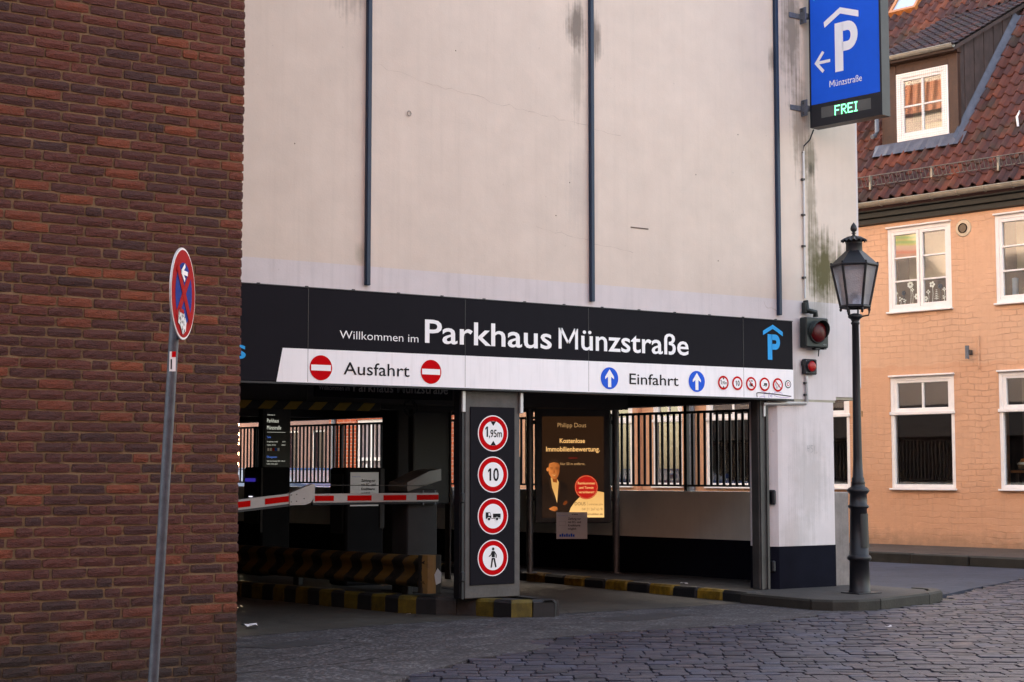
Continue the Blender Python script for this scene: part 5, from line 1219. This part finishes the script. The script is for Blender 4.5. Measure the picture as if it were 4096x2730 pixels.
# facade bits: vent, spot light, pipes
vt = MB(); vt.lathe([(.085, -.01), (.085, .012), (.07, .012), (.07, -.03)], seg=24)
v_ = vt.build('round_vent', plain('brown_vent', (.016, .008, .007), .7, spec=.1), oh, loc=(.47, -.005, 5.42)); v_.rotation_euler = (R(90), 0, 0)
b = MB()
for k in range(7): b.box(-.065, .065, -.055 + k * .018, -.049 + k * .018, .0, .012)
b.build('louvre', BLK, v_)
MB().lathe([(.0, -.001), (.15, -.001), (.13, .003), (.0, .003)], seg=14).build('plaster_patch', plain('bare_plaster', (.62, .5, .36), .9, 0, .15, 8), oh, loc=(.48, -.002, 5.42)).rotation_euler = (R(90), 0, 0)
sp_ = MB().tube([(0, -.09, -.11), (0, -.09, .11)], .034, 14).build('wall_light', GALV, oh, loc=(.55, 0, 3.33)); MB().box(.0, .05, -.1, 0, -.04, .04, 0, .005).build('bracket', STEEL, sp_)
MB().tube([(.72, -.012, 3.6), (.715, -.012, 3.05)], .018, 6).build('cable_ridge', ORG, oh)
MB().tube([(-5.42, -.1, .12), (-5.42, -.1, 5.8)], .075, 14).build('downpipe', GALV, oh); MB().tube([(-6.8, -.07, .12), (-6.8, -.07, 5.8)], .05, 12).build('painted_pipe', plain('terracotta_pipe', (.5, .22, .12), .6), oh)

# cornice, gutter, roof
b = MB(); b.prism([(.0, 5.66), (-.07, 5.68), (-.07, 5.76), (-.13, 5.78), (-.13, 5.86), (-.2, 5.88), (-.2, 6.0), (.1, 6.0), (.1, 5.66)], -11.9, 6.1, 'x'); b.build('cornice', CORN, oh)
V = []; F = []; gs = 9
for i, x in enumerate((-11.9, 6.1)):
    for k in range(gs): a = math.pi + math.pi * k / (gs - 1); V.append((x, -.29 + .075 * math.cos(a), 6.01 + .075 * math.sin(a)))
    for k in range(gs - 1, -1, -1): a = math.pi + math.pi * k / (gs - 1); V.append((x, -.29 + .07 * math.cos(a), 6.012 + .07 * math.sin(a)))
n_ = gs * 2; b = MB().add(V, [(k, (k + 1) % n_, n_ + (k + 1) % n_, n_ + k) for k in range(n_)], 0, True); b.tube([(-11.9, -.365, 6.01), (6.1, -.365, 6.01)], .012, 8); gu = b.build('gutter', GALVD, oh)
for i in range(14):
    x = -2.6 + i * .5 + .17; pts_ = [(x, -.29 + .08 * math.cos(math.pi + math.pi * k / 8), 6.01 + .08 * math.sin(math.pi + math.pi * k / 8)) for k in range(9)]; MB().tube(pts_, .009, 5).build('gutter_bracket', GALVD, gu)
tp = math.tan(R(50)); rz = lambda y: 6.0 + (y + .3) * tp; cs, sn = math.cos(R(50)), math.sin(R(50))
rf = MB().prism([(-.28, 5.96), (5.2, rz(5.2) - .06), (10.4, 5.96), (10.2, 5.9), (5.2, rz(5.2) - .25), (-.2, 5.9)], -11.9, 6.1, 'x').build('roof', plain('roof_underlay', (.06, .025, .022), .8), oh)
MB().box(-11.9, 6.1, 8.9, 9.0, 0, 6.2).build('back_wall', ORG, oh)
def tile_mat(name, island, stops):
    t = NT(name); v = t.coords(not island); rnd = t.n('ShaderNodeNewGeometry').outputs['Random Per Island'] if island else t.n('ShaderNodeObjectInfo').outputs['Random']
    base = t.ramp(rnd, stops); n1 = t.noise(v, 7, 5); n2 = t.noise(v, 40, 4); geo = t.n('ShaderNodeNewGeometry'); gn = t.noise(geo.outputs['Position'], 2.2, 5)
    col = t.mix(t.ramp(n1, [(.4, 0.0), (.7, .6)]), base, t.mix(.55, base, (.05, .035, .035)))
    col = t.mix(t.ramp(gn, [(.5, 0.0), (.68, .55)]), col, (.055, .045, .03)); col = t.mix(t.ramp(n2, [(.68, 0.0), (.8, .5)]), col, (.25, .2, .18))
    return t.fin(col, .82, 0, t.bump(n2, .35, .004), .22)
TST = [(0, (.055, .027, .027)), (.3, (.08, .031, .028)), (.6, (.11, .037, .029)), (.85, (.14, .043, .029)), (1, (.19, .055, .03))]
TIL = tile_mat('red_pantile', False, TST); TILI = tile_mat('red_pantiles', True, TST); TILD = tile_mat('dark_dormer_tile', False, [(0, (.035, .025, .032)), (.7, (.055, .034, .038)), (1, (.11, .045, .04))])
def tile_geo(W, L, hgt):
    pr = [(0, .012), (.12, .002), (.3, -.006), (.48, .0), (.6, .018), (.7, hgt * .8), (.8, hgt), (.9, hgt * .85), (1.0, hgt * .3), (1.05, .012)]
    V = []; F = []; n_ = len(pr)
    for r_, (vv, lift) in enumerate(((0, .024), (.16, .024), (1.15, 0))):
        for u_, h_ in pr:
            off = 0
            if r_ == 0: off = .07 * (1 - min(1, abs(u_ - .3) / .32) ** 2) - .03 * max(0, 1 - abs(u_ - .8) / .25)
            V.append((u_ * W, (vv - off * .5) * L, h_ + lift))
    for r_ in range(2):
        for k in range(n_ - 1): F.append((r_ * n_ + k, r_ * n_ + k + 1, (r_ + 1) * n_ + k + 1, (r_ + 1) * n_ + k))
    b0 = len(V)
    for k in range(n_): x, y, z = V[k]; V.append((x, y + .004, z - .02))
    F += [(b0 + k, b0 + k + 1, k + 1, k) for k in range(n_ - 1)]
    return V, F
TV, TF = tile_geo(.225, .29, .068); tme = bpy.data.meshes.new('pantile'); tme.from_pydata(TV, [], TF); tme.materials.append(TIL); tme.polygons.foreach_set('use_smooth', [True] * 18 + [False] * 9)
M50 = Matrix.Rotation(R(50), 4, 'X'); tl = []
for j in range(25):
    for i in range(-16, 26):
        x = i * .225; s_ = .05 + j * .29; y = -.3 + s_ * cs; z = 6.0 + s_ * sn
        if -1.62 < x < -.12 and .5 < y + .2 < 3.2: continue
        if x > 5.8 or y > 5.1: continue
        tl.append((x, y, z))
rt_ = random.Random(21)
tl.sort(key=lambda t_: (0 if -2.2 < t_[0] < 2.3 else 1, t_[1] + .35 * abs(t_[0] - .6)))
bt_ = MB()
for k, (x, y, z) in enumerate(tl):
    jx, jr = rt_.uniform(-.005, .005), rt_.uniform(-.012, .012)
    if k < 295:
        o = bpy.data.objects.new('pantile', tme); COL.objects.link(o); o.parent = rf; o.location = (x + jx, y, z); o.rotation_euler = (R(50) + jr, 0, jr)
    else:
        bt_.add([tuple(M50 @ Vector(v) + Vector((x + jx, y, z))) for v in TV], TF, 0, True)
stuff(bt_.build('pantile_field', TILI, rf))
# snow guard lattice
sgd = MB(); ys, zs = -.1, rz(-.1) + .11
up = Vector((0, -sn * .35, cs)).normalized()
ra = lambda q_: (ys + up.y * q_, zs + up.z * q_)
for q_ in (.0, .17): y_, z_ = ra(q_); sgd.tube([(-2.6, y_, z_), (5.5, y_, z_)], .009, 6)
SNG = plain('dull_snow_guard_zinc', (.14, .13, .115), .6, .3, .25, 12, .1)
sg_ = sgd.build('snow_guard', SNG, oh)
y0_, z0_ = ra(0); y1_, z1_ = ra(.17); m0 = MB().tube([(0, y0_, z0_), (0, y1_, z1_)], .006, 5).build('bar', SNG, sg_, loc=(-2.55, 0, 0))
for i in range(1, 100): put('bar', m0.data, sg_, loc=(-2.55 + i * .08, 0, 0))
for x in (-2.3, -1.28, -.05, 1.2, 2.4): MB().box(x, x + .03, y0_ - .03, y0_ + .02, z0_ - .07, z1_ + .02).build('bracket', GALVD, sg_)
# skylights
def skylight(x, s_):
    t_ = MB(); W, L = .62, .9; P = lambda u, v, h: tuple(Vector((x + u, -.3, 6.0)) + Vector((0, cs, sn)) * (s_ + v) + Vector((0, -sn, cs)) * h)
    for u0, u1, v0, v1 in ((0, .06, 0, L), (W - .06, W, 0, L), (.06, W - .06, 0, .07), (.06, W - .06, L - .07, L)):
        V = [P(u, v, h) for h in (0, .12) for v in (v0, v1) for u in (u0, u1)]; t_.add(V, [(0, 2, 3, 1), (4, 5, 7, 6), (0, 1, 5, 4), (2, 6, 7, 3), (0, 4, 6, 2), (1, 3, 7, 5)])
    o = t_.build('skylight', ORWOOD, oh); MB().add([P(.06, .07, .09), P(W - .06, .07, .09), P(W - .06, L - .07, .09), P(.06, L - .07, .09)], [(0, 1, 2, 3)]).build('pane', plain('skylight_glass', (.3, .38, .5), .05, 0, .02, 3, 0, spec=.9), o)
skylight(1.98, 2.62); skylight(-3.1, 5.75)
# dormer
dm = MB(); yf = .6
dm.box(-1.48, -1.17, yf, yf + .1, 7.05, 8.6, 0, .006).box(-.115, .07, yf, yf + .1, 7.12, 8.6, 0, .006).box(-1.17, -.115, yf + .01, yf + .09, 8.43, 8.6, 0, .006).box(-1.52, .1, yf - .03, yf + .09, 8.6, 8.68, 0, .006)
dmo = dm.build('dormer', WOODB, oh)
for i in range(14):                              # side boards
    y0_, y1_ = yf + .1 + i * .165, yf + .1 + (i + 1) * .165 - .006
    zr = lambda y: 8.66 + (y - .45) * .51
    zlow = rz(y0_) - .1; 
    if zr(y1_) - rz(y1_) < .0: break
    MB().add([(.045 + .012 * (i % 2), y0_, zlow), (.045 + .012 * (i % 2), y1_, rz(y1_) - .1), (.045 + .012 * (i % 2), y1_, zr(y1_)), (.045 + .012 * (i % 2), y0_, zr(y0_)), (-.0, y0_, zlow), (0, y1_, rz(y1_) - .1), (0, y1_, zr(y1_)), (0, y0_, zr(y0_))],
             [(0, 1, 2, 3), (7, 6, 5, 4), (0, 4, 5, 1), (1, 5, 6, 2), (2, 6, 7, 3), (3, 7, 4, 0)]).build('cheek_board', WOODD, dmo)
# dormer window
def dwin():
    x0, x1, z0, z1 = -1.165, -.12, 7.2, 8.42; y = yf + .02; b = MB(); f = .09
    b.box(x0, x0 + f, y - .03, y + .04, z0, z1, 0, .005).box(x1 - f, x1, y - .03, y + .04, z0, z1, 0, .005).box(x0 + f, x1 - f, y - .03, y + .04, z1 - f, z1, 0, .005).box(x0 + f, x1 - f, y - .03, y + .04, z0, z0 + .1, 0, .005)
    w_ = b.build('window', WFR, dmo); xa, xb, za, zb_ = x0 + f, x1 - f, z0 + .1, z1 - f; m_, n_ = (xa + xb) / 2, (za + zb_) / 2; b = MB(); s_ = .05
    b.box(xa, xa + s_, y - .015, y + .03, za, zb_, 0, .004).box(xb - s_, xb, y - .015, y + .03, za, zb_, 0, .004).box(xa + s_, xb - s_, y - .015, y + .03, zb_ - s_, zb_, 0, .004).box(xa + s_, xb - s_, y - .015, y + .03, za, za + s_, 0, .004).box(m_ - .02, m_ + .02, y - .012, y + .03, za + s_, zb_ - s_, 0, .004).box(xa + s_, m_ - .02, y - .01, y + .028, n_ - .015, n_ + .015, 0, .004).box(m_ + .02, xb - s_, y - .01, y + .028, n_ - .015, n_ + .015, 0, .004)
    b.build('sash', WFR, w_)
    for a, c in ((xa + s_, m_ - .02), (m_ + .02, xb - s_)):
        for d, e in ((za + s_, n_ - .015), (n_ + .015, zb_ - s_)): MB().add([(a, y + .015, d), (c, y + .015, d), (c, y + .015, e), (a, y + .015, e)], [(0, 1, 2, 3)]).build('pane', GLASS, w_)
    b = MB()
    for i in range(30): zz_ = z0 + .02 + i * .04; b.add([(x0 + .02, y - .045, zz_), (x1 - .02, y - .045, zz_), (x1 - .02, y - .045, zz_ + .0018), (x0 + .02, y - .045, zz_ + .0018)], [(0, 1, 2, 3)])
    for i in range(26): xx = x0 + .02 + i * .04; b.add([(xx, y - .045, z0 + .02), (xx + .0018, y - .045, z0 + .02), (xx + .0018, y - .045, z1 - .02), (xx, y - .045, z1 - .02)], [(0, 1, 2, 3)])
    b.build('bird_net', BLK, w_)
    MB().box(x0, x1, y + .5, y + .51, z0, z1).build('room_back', plain('grey_room', (.10, .11, .095), .8), w_)
    MB().box(x0 + .3, x1, y + .3, y + .31, z0 + .05, z0 + .32).build('pale_board', plain('pale_board', (.42, .42, .3), .7), w_)
dwin()
# flashing
b = MB(); nf = 22
for i in range(nf):
    x0, x1 = -1.62 + i * 1.86 / nf, -1.62 + (i + 1) * 1.86 / nf; wv_ = lambda x: .03 * math.sin(x * 2 * math.pi / .225)
    P = lambda x, s2, h: tuple(Vector((x, yf, rz(yf))) + Vector((0, -cs, -sn)) * s2 + Vector((0, -sn, cs)) * h)
    b.add([(x0, yf - .005, 7.2), (x1, yf - .005, 7.2), P(x1, .0, .08 + .3 * wv_(x1)), P(x0, .0, .08 + .3 * wv_(x0)), P(x1, .2 + .6 * wv_(x1), .07 + .6 * wv_(x1)), P(x0, .2 + .6 * wv_(x0), .07 + .6 * wv_(x0))], [(0, 1, 2, 3), (3, 2, 4, 5)], 0, True)
b.build('apron_flashing', LEAD, dmo)
b = MB(); sl0 = (yf + .3) / cs
for i in range(20):
    s2, s3 = sl0 - .1 + i * .17, sl0 - .1 + (i + 1) * .17 - .0
    P = lambda u, s_, h: tuple(Vector((u, -.3, 6.0)) + Vector((0, cs, sn)) * s_ + Vector((0, -sn, cs)) * h)
    b.add([P(.06, s2, .16), P(.06, s3, .16), P(.09, s3, .075), P(.09, s2, .075), P(.21, s3, .065), P(.21, s2, .065)], [(0, 1, 2, 3), (3, 2, 4, 5)], 0, True)
b.build('side_flashing', LEAD, dmo)
# dormer roof with its tiles and gutter
ang_d = math.atan(.51); cd_, sd2 = math.cos(ang_d), math.sin(ang_d)
b = MB(); b.prism([(.43, 8.67), (3.2, 8.67 + 2.77 * .51), (3.2, 8.6 + 2.77 * .51), (.43, 8.6)], -1.66, .12, 'x'); dr_ = b.build('dormer_roof', WOODD, dmo)
TV2, TF2 = tile_geo(.16, .2, .035); tm2 = bpy.data.meshes.new('dormer_tile'); tm2.from_pydata(TV2, [], TF2); tm2.materials.append(TILD)
for j in range(16):
    for i in range(11):
        s2 = j * .2; y_ = .42 + s2 * cd_; z_ = 8.67 + s2 * sd2 + .012
        if z_ < rz(y_) - .05 : continue
        o = bpy.data.objects.new('dormer_tile', tm2); COL.objects.link(o); o.parent = dr_; o.location = (-1.66 + i * .162 + rt_.uniform(-.004, .004), y_, z_); o.rotation_euler = (ang_d + rt_.uniform(-.02, .02), 0, rt_.uniform(-.01, .01))
V = []
for x in (-1.68, .13):
    for k in range(gs): a = math.pi + math.pi * k / (gs - 1); V.append((x, .38 + .06 * math.cos(a), 8.70 + .06 * math.sin(a)))
    for k in range(gs - 1, -1, -1): a = math.pi + math.pi * k / (gs - 1); V.append((x, .38 + .055 * math.cos(a), 8.702 + .055 * math.sin(a)))
n_ = gs * 2; b = MB().add(V, [(k, (k + 1) % n_, n_ + (k + 1) % n_, n_ + k) for k in range(n_)] + [list(range(n_, 2 * n_))], 0, True); b.tube([(-1.68, .32, 8.70), (.13, .32, 8.70)], .01, 6)
b.build('dormer_gutter', GALVD, dmo)
for x in (-1.0, -.35): MB().tube([(x, .38 + .064 * math.cos(math.pi + math.pi * k / 8), 8.70 + .064 * math.sin(math.pi + math.pi * k / 8)) for k in range(9)], .007, 5).build('gutter_bracket', GALVD, dmo)
MB().tube([(-1.55, .42, 8.65), (-1.55, yf - .05, 8.4), (-1.55, yf - .05, 7.45), (-1.55, yf - .12, 7.36), (-1.56, yf - .2, 7.33)], .04, 12).build('dormer_downpipe', GALV, dmo)
MB().tube([(1.18, .62 + .0, rz(.62) + .03), (1.16, .62, rz(.62) + .2), (1.2, .66, rz(.66) + .25)], .02, 6).build('roof_hook', PRW, oh)

# ------------------------------------------------------------------ things further down the side street
RB = NT('bright_red_brickwork'); v = RB.coords(); sep = RB.n('ShaderNodeSeparateXYZ'); RB.l(v, sep.inputs[0]); cx = RB.n('ShaderNodeCombineXYZ'); RB.l(sep.outputs[0], cx.inputs[0]); RB.l(sep.outputs[2], cx.inputs[1])
bt = RB.n('ShaderNodeTexBrick'); RB.l(cx.outputs[0], bt.inputs['Vector']); bt.inputs['Scale'].default_value = 1; bt.inputs['Brick Width'].default_value = .25; bt.inputs['Row Height'].default_value = .085; bt.inputs['Mortar Size'].default_value = .006
bt.inputs['Color1'].default_value = (.5, .11, .04, 1); bt.inputs['Color2'].default_value = (.4, .085, .04, 1); bt.inputs['Mortar'].default_value = (.45, .35, .28, 1)
RBM = RB.fin(bt.outputs['Color'], .85, 0, RB.bump(bt.outputs['Fac'], .4, .01), .2)
rb_ = thing('red_brick_house', 'bright orange red brick house with white double door seen through the railing', 'building', H(11.82, 0) + (0,), HR)
hol = [(-4.15, -3.05, .15, 2.6)]
b = holed_wall(-5.2, -.0, 0, 7, hol, .2); b.add([(-5.2, 0, 0), (-5.2, 6, 0), (-5.2, 6, 7), (-5.2, 0, 7)], [(0, 1, 2, 3)]); b.build('wall', RBM, rb_)
b = MB(); b.prism([(-.3, 6.9), (5, 12.0), (10.3, 6.9)], -5.4, 0, 'x'); b.build('roof', MATS['roof_underlay'], rb_)  # unseen ridge raised to cast shade on the garage side
b = MB(); dx0, dx1 = -4.15, -3.05
for x in (dx0, (dx0 + dx1) / 2 - .04, dx1 - .07): b.box(x, x + .08, .05, .13, .15, 2.6, 0, .006)
for z in (.15, 1.62, 2.52): b.box(dx0 + .08, dx1 - .07, .06, .12, z, z + .08, 0, .006)
do_ = b.build('double_door', WFR, rb_); MB().box(dx0, dx1, .14, .15, .15, 2.6).build('door_glass', plain('lilac_door_panel', (.3, .25, .27), .4), do_)
fl_ = MB().box(dx0 + .3, dx0 + .38, .04, .05, 1.2, 1.55).build('door_notice', PRW, do_)
MB().tube([(-4.95, -.06, 0), (-4.95, -.06, 6.9)], .06, 10).build('downpipe', GALV, rb_)
ob = thing('old_brown_house', 'brownish plaster row house with tall arched windows behind the railing', 'building', H(17.1, .25) + (0,), HR)
hol = [(-1.0, -.45, .9, 2.4), (-2.1, -1.55, .9, 2.4), (-3.3, -2.7, .2, 2.4)]
BRN = facade_mat('brown_plaster', (.28, .17, .15), (), .5)
holed_wall(-4.2, 0, 0, 6.5, hol, .2).build('wall', BRN, ob)
for a, c, d, e in hol:
    w_ = MB().box(a, a + .05, .05, .1, d, e).box(c - .05, c, .05, .1, d, e).box(a, c, .05, .1, e - .05, e).box(a, c, .05, .1, d, d + .05).build('window', WFR, ob); MB().box(a, c, .12, .13, d, e).build('pane', plain('dark_pane', (.05, .03, .035), .15), w_)
MB().prism([(-.3, 6.4), (5, 12.0), (10.3, 6.4)], -4.2, 0, 'x').build('roof', MATS['roof_underlay'], ob)  # top out of view, raised for its shadow across the street
wb = thing('white_corner_house', 'pale house with green sign lettering and dark arched gateway far left', 'building', H(21.4, -1.2) + (0,), HR)
hol = [(-4.3, -2.3, 0, 1.75), (-1.6, -.7, .9, 2.2)]
holed_wall(-9, .1, 0, 7, hol, .4).build('wall', facade_mat('pale_plaster', (.62, .58, .57), (), .3), wb)
V = [(-3.3 + 1.0 * math.cos(math.pi * k / 12), 1.74 + .42 * math.sin(math.pi * k / 12)) for k in range(13)]
MB().prism(V, -.012, .2, 'y').build('arch_head', DARKIN, wb); MB().box(-4.3, -2.3, .3, .35, 0, 1.9).build('gate', plain('dark_teal_gate', (.02, .05, .07), .5), wb); MB().box(-1.6, -.7, .1, .12, .9, 2.2).build('window', MATS['dark_pane'], wb)
fg = Flat(wt((0, 0, 0)), (1, 0, 0), (0, -1, 0)); mW = FR[wb.name]
fg = Flat(tuple(mW @ Vector((0, -.012, 0))), tuple(mW.to_3x3() @ Vector((1, 0, 0))), tuple(mW.to_3x3() @ Vector((0, -1, 0))))
fg.text('Weinstube', -5.0, -1.2, 2.32, .2, plain('green_letters', (.02, .3, .2), .5), 1, .02); 
fg.new()
for k in range(16): fg.line([(-4.9 + k * .22, 2.33), (-4.75 + k * .22, 2.5)], .06, plain('green_letters', (.02, .3, .2), .5), 1)
fg.build('green_script', wb)
MB().prism([(-.3, 6.9), (5, 12.3), (10.3, 6.9)], -9, .1, 'x').build('roof', MATS['roof_underlay'], wb)  # unseen roof height chosen for the shadow it throws

# parked car beyond the railing
car = thing('parked_car', 'dark blue parked car beyond the railing, pale light on its windscreen', 'car', H(10.7, -5.5) + (0,), math.atan2(WD.y, WD.x))
CP = plain('blue_car_paint', (.02, .08, .26), .35, .1, .05, 3, .0, spec=.7); CG = plain('car_glass', (.3, .33, .38), .05, 0, .05, 3, 0, spec=.9)
sec = [(-2.1, .35, .75), (-2.05, .3, 1.05), (-1.1, .28, 1.16), (1.55, .28, 1.18), (2.05, .3, 1.12), (2.12, .35, .7)]
b = MB(); V = []
for x, zlo, zhi in sec:
    for y, z in ((-.82, zlo), (-.88, (zlo + zhi) / 2), (-.8, zhi), (.8, zhi), (.88, (zlo + zhi) / 2), (.82, zlo)): V.append((x, y, z))
b.add(V, [(i * 6 + k, i * 6 + (k + 1) % 6, (i + 1) * 6 + (k + 1) % 6, (i + 1) * 6 + k) for i in range(5) for k in range(6)] + [tuple(range(6))[::-1], tuple(range(30, 36))]); body_ = b.build('body', CP, car)
b = MB(); b.add([(-1.0, -.76, 1.16), (-1.0, .76, 1.16), (-.35, .62, 1.4), (-.35, -.62, 1.4), (1.2, .62, 1.4), (1.2, -.62, 1.4), (1.85, .74, 1.16), (1.85, -.74, 1.16)], [(0, 1, 2, 3), (4, 6, 7, 5), (1, 6, 4, 2), (0, 3, 5, 7)]); b.build('windows', CG, car)
MB().box(-.36, 1.22, -.63, .63, 1.395, 1.43, 0, .012).build('roof_panel', CP, car)
for x in (-1.35, 1.35):
    for y in (-.8, .8):
        w_ = MB().lathe([(.2, -.1), (.31, -.09), (.32, -.04), (.32, .04), (.31, .09), (.2, .1)], seg=20).build('wheel', BLK, car, loc=(x, y, .32)); w_.rotation_euler = (R(90), 0, 0); MB().lathe([(.0, -.102), (.2, -.102), (.2, .102), (0, .102)], seg=16).build('rim', GALV, w_)
for y in (-.6, .6): MB().box(-2.11, -2.03, y - .16, y + .16, .66, .8, 0, .02).build('headlight', PRW, car)
for y in (-.95, .95): MB().box(-.75, -.6, y - .08, y + .08, 1.2, 1.32, 0, .03).build('wing_mirror', CP, car)

# ------------------------------------------------------------------ unseen row added across the street, behind the viewpoint, to shade it
op = thing('shade_row', 'plain unseen row of houses added behind the viewpoint to shade the cobbled street', 'building', (-10, -15, 0))
b = MB(); b.box(-34, 4, -24, -14.9, -.05, 10); b.build('wall', BRN, op, world=True)
MB().prism([(-24.5, 9.9), (-19.6, 14), (-14.6, 9.9)], -34, 4, 'x').build('roof', MATS['roof_underlay'], op, world=True)

# ------------------------------------------------------------------ litter
for nm, x, y, z, lab, s_ in (('paper_scrap', 3.3, 1.1, .101, 'crumpled white paper scrap on the walkway beside the steel gate post', .06), ('paper_scrap', 1.4, 1.9, -.002, 'flat white paper scrap on the entry lane behind the pillar', .07), ('leaf_scrap', -2.45, .05, -.004, 'pale crushed litter on the exit lane floor near the brick corner', .12),
        ('paper_scrap', 8.0, -.35, .012, 'white paper scrap on the cobbles far right below the shop window', .09), ('paper_scrap', 2.1, -3.1, .012, 'small white paper scrap on the cobbles in the middle foreground', .05), ('cigarette_end', -.63, .45, .0, 'pale cigarette end lying against the striped island kerb', .035)):
    r_ = random.Random(lab); V = []
    for k in range(9): a = k * 2 * math.pi / 9; q_ = s_ * r_.uniform(.5, 1); V.append((q_ * math.cos(a), q_ * .6 * math.sin(a), .004 + r_.uniform(0, s_ * .35)))
    V.append((0, 0, s_ * .3)); tag(MB().add(V, [(k, (k + 1) % 9, 9) for k in range(9)]).build(nm, PAPER, loc=(x, y, z)), lab, 'litter')
